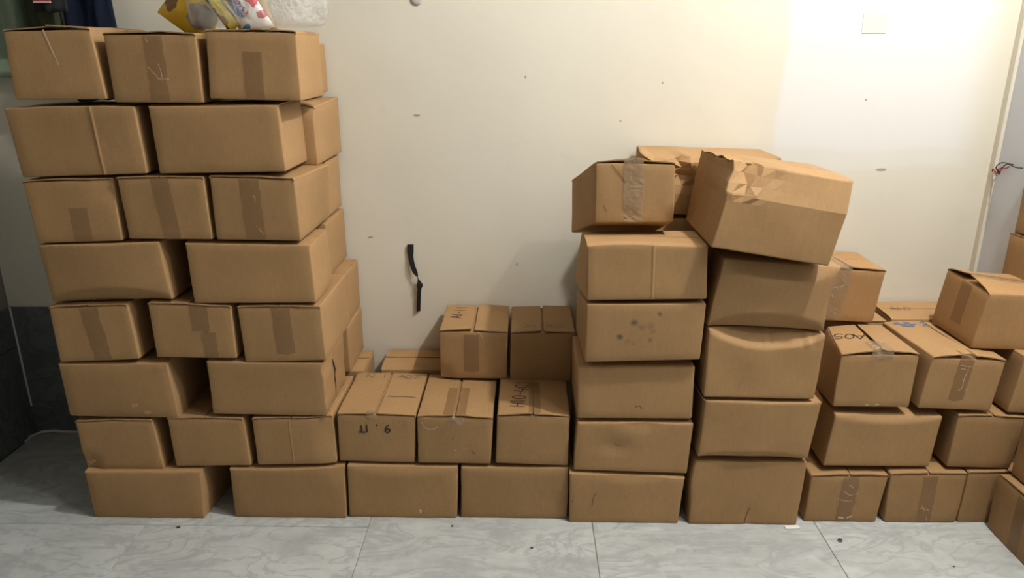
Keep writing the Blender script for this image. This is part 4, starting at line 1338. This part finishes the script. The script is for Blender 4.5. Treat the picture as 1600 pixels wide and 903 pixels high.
# the bag itself: a slack clear film drawn up above the frame
film = NT('clear_film')
film.col((.80, .80, .78)).rough(.12, .6)
film.bump(film.noise(film.coord(), 16, 4, .6, 2.0), 1.0, .03)
tr = film.n('ShaderNodeBsdfTransparent')
mx = film.n('ShaderNodeMixShader')
mx.inputs[0].default_value = .74
film.l(film.p.outputs[0], mx.inputs[1])
film.l(tr.outputs[0], mx.inputs[2])
film.l(mx.outputs[0], film.out.inputs['Surface'])
n_, m_ = 64, 26
VS, FS = [], []
prof = [(.0, .86), (.006, .95), (.05, 1.0), (.12, 1.0), (.20, .96), (.28, .80), (.34, .45), (.37, .14), (.40, .10), (.44, .20), (.47, .26)]
for j in range(m_ + 1):
    s_ = j / m_ * (len(prof) - 1)
    k = min(len(prof) - 2, int(s_))
    f_ = s_ - k
    z = prof[k][0] * (1 - f_) + prof[k + 1][0] * f_
    r = prof[k][1] * (1 - f_) + prof[k + 1][1] * f_
    for i in range(n_):
        a = 2 * math.pi * i / n_
        cr = noise.noise(Vector((math.cos(a) * 2.2, math.sin(a) * 2.2, z * 9)))
        cr2 = abs(noise.noise(Vector((math.cos(a) * 5, math.sin(a) * 5, z * 14 + 7))))
        rr = r * (1 + .07 * cr - .10 * cr2 * (.3 + j / m_))
        sup = 1 / max(abs(math.cos(a)) ** 3 + abs(math.sin(a)) ** 3, .01) ** (1 / 3)
        VS.append(Vector((.205 * rr * sup * math.cos(a), .125 * rr * sup * math.sin(a), z + (.006 * cr2 if j > 2 else 0))))
for j in range(m_):
    for i in range(n_):
        i2 = (i + 1) % n_
        FS.append((j * n_ + i, j * n_ + i2, (j + 1) * n_ + i2, (j + 1) * n_ + i))
FS.append(tuple(range(n_ - 1, -1, -1)))
bag = mesh_obj('plastic_bag', VS, FS, film.m, None, True)
bag.location = (-.825, 2.41, ZT + .002)
tag(bag, 'clear plastic bag of snack packets on top of the tall stack', 'bag')

# ------------------------------------------------------------------ litter on the floor
t = empty('metal_nut', (1.083, 2.155, 0), 'small grey metal nut lying on the floor before the right pile', 'nut')
vs, fs = lathe([(.004, .001), (.0085, 0), (.009, .003), (.0085, .006), (.005, .0065), (.004, .004), (.004, .001)], 6)
mesh_obj('nut_body', vs, fs, plain('dull_metal', (.22, .22, .22), .35, .5, .9), t)
vs, fs = box_vf(-.026, .026, -.010, .010, 0.0005, .004, .001)
o = mesh_obj('paper_scrap', vs, fs, plain('paper', (.70, .68, .62), .7))
o.location = (.945, 2.228, 0)
o.rotation_euler = (0, 0, .08)
tag(o, 'small white paper scrap at the foot of the second column', 'scrap')
for k, (x, y, r, lb) in enumerate(((-1.21, 2.19, .006, 'dark crumb on the floor before the gap at the foot of the tall stack'), (-.25, 2.215, .004, 'dark crumb on the floor below the carton with the white chip'),
                                   (.03, 2.10, .004, 'dark crumb on the open floor before the first column'), (1.40, 2.03, .003, 'tiny dark crumb on the floor before the right pile, near the frame edge'))):
    bm = bmesh.new()
    bmesh.ops.create_icosphere(bm, subdivisions=1, radius=r)
    for v in bm.verts:
        v.co = Vector((v.co.x * 1.5, v.co.y, v.co.z * .5)) * (1 + .4 * noise.noise(v.co * 300 + Vector((k, 0, 0))))
        v.co.z += r * .35
    bm.verts.index_update()
    o = mesh_obj('crumb', [v.co.copy() for v in bm.verts], [[v.index for v in f.verts] for f in bm.faces], plain('crumb_dark', (.05, .045, .04), .9))
    bm.free()
    o.location = (x, y, 0)
    tag(o, lb, 'crumb')
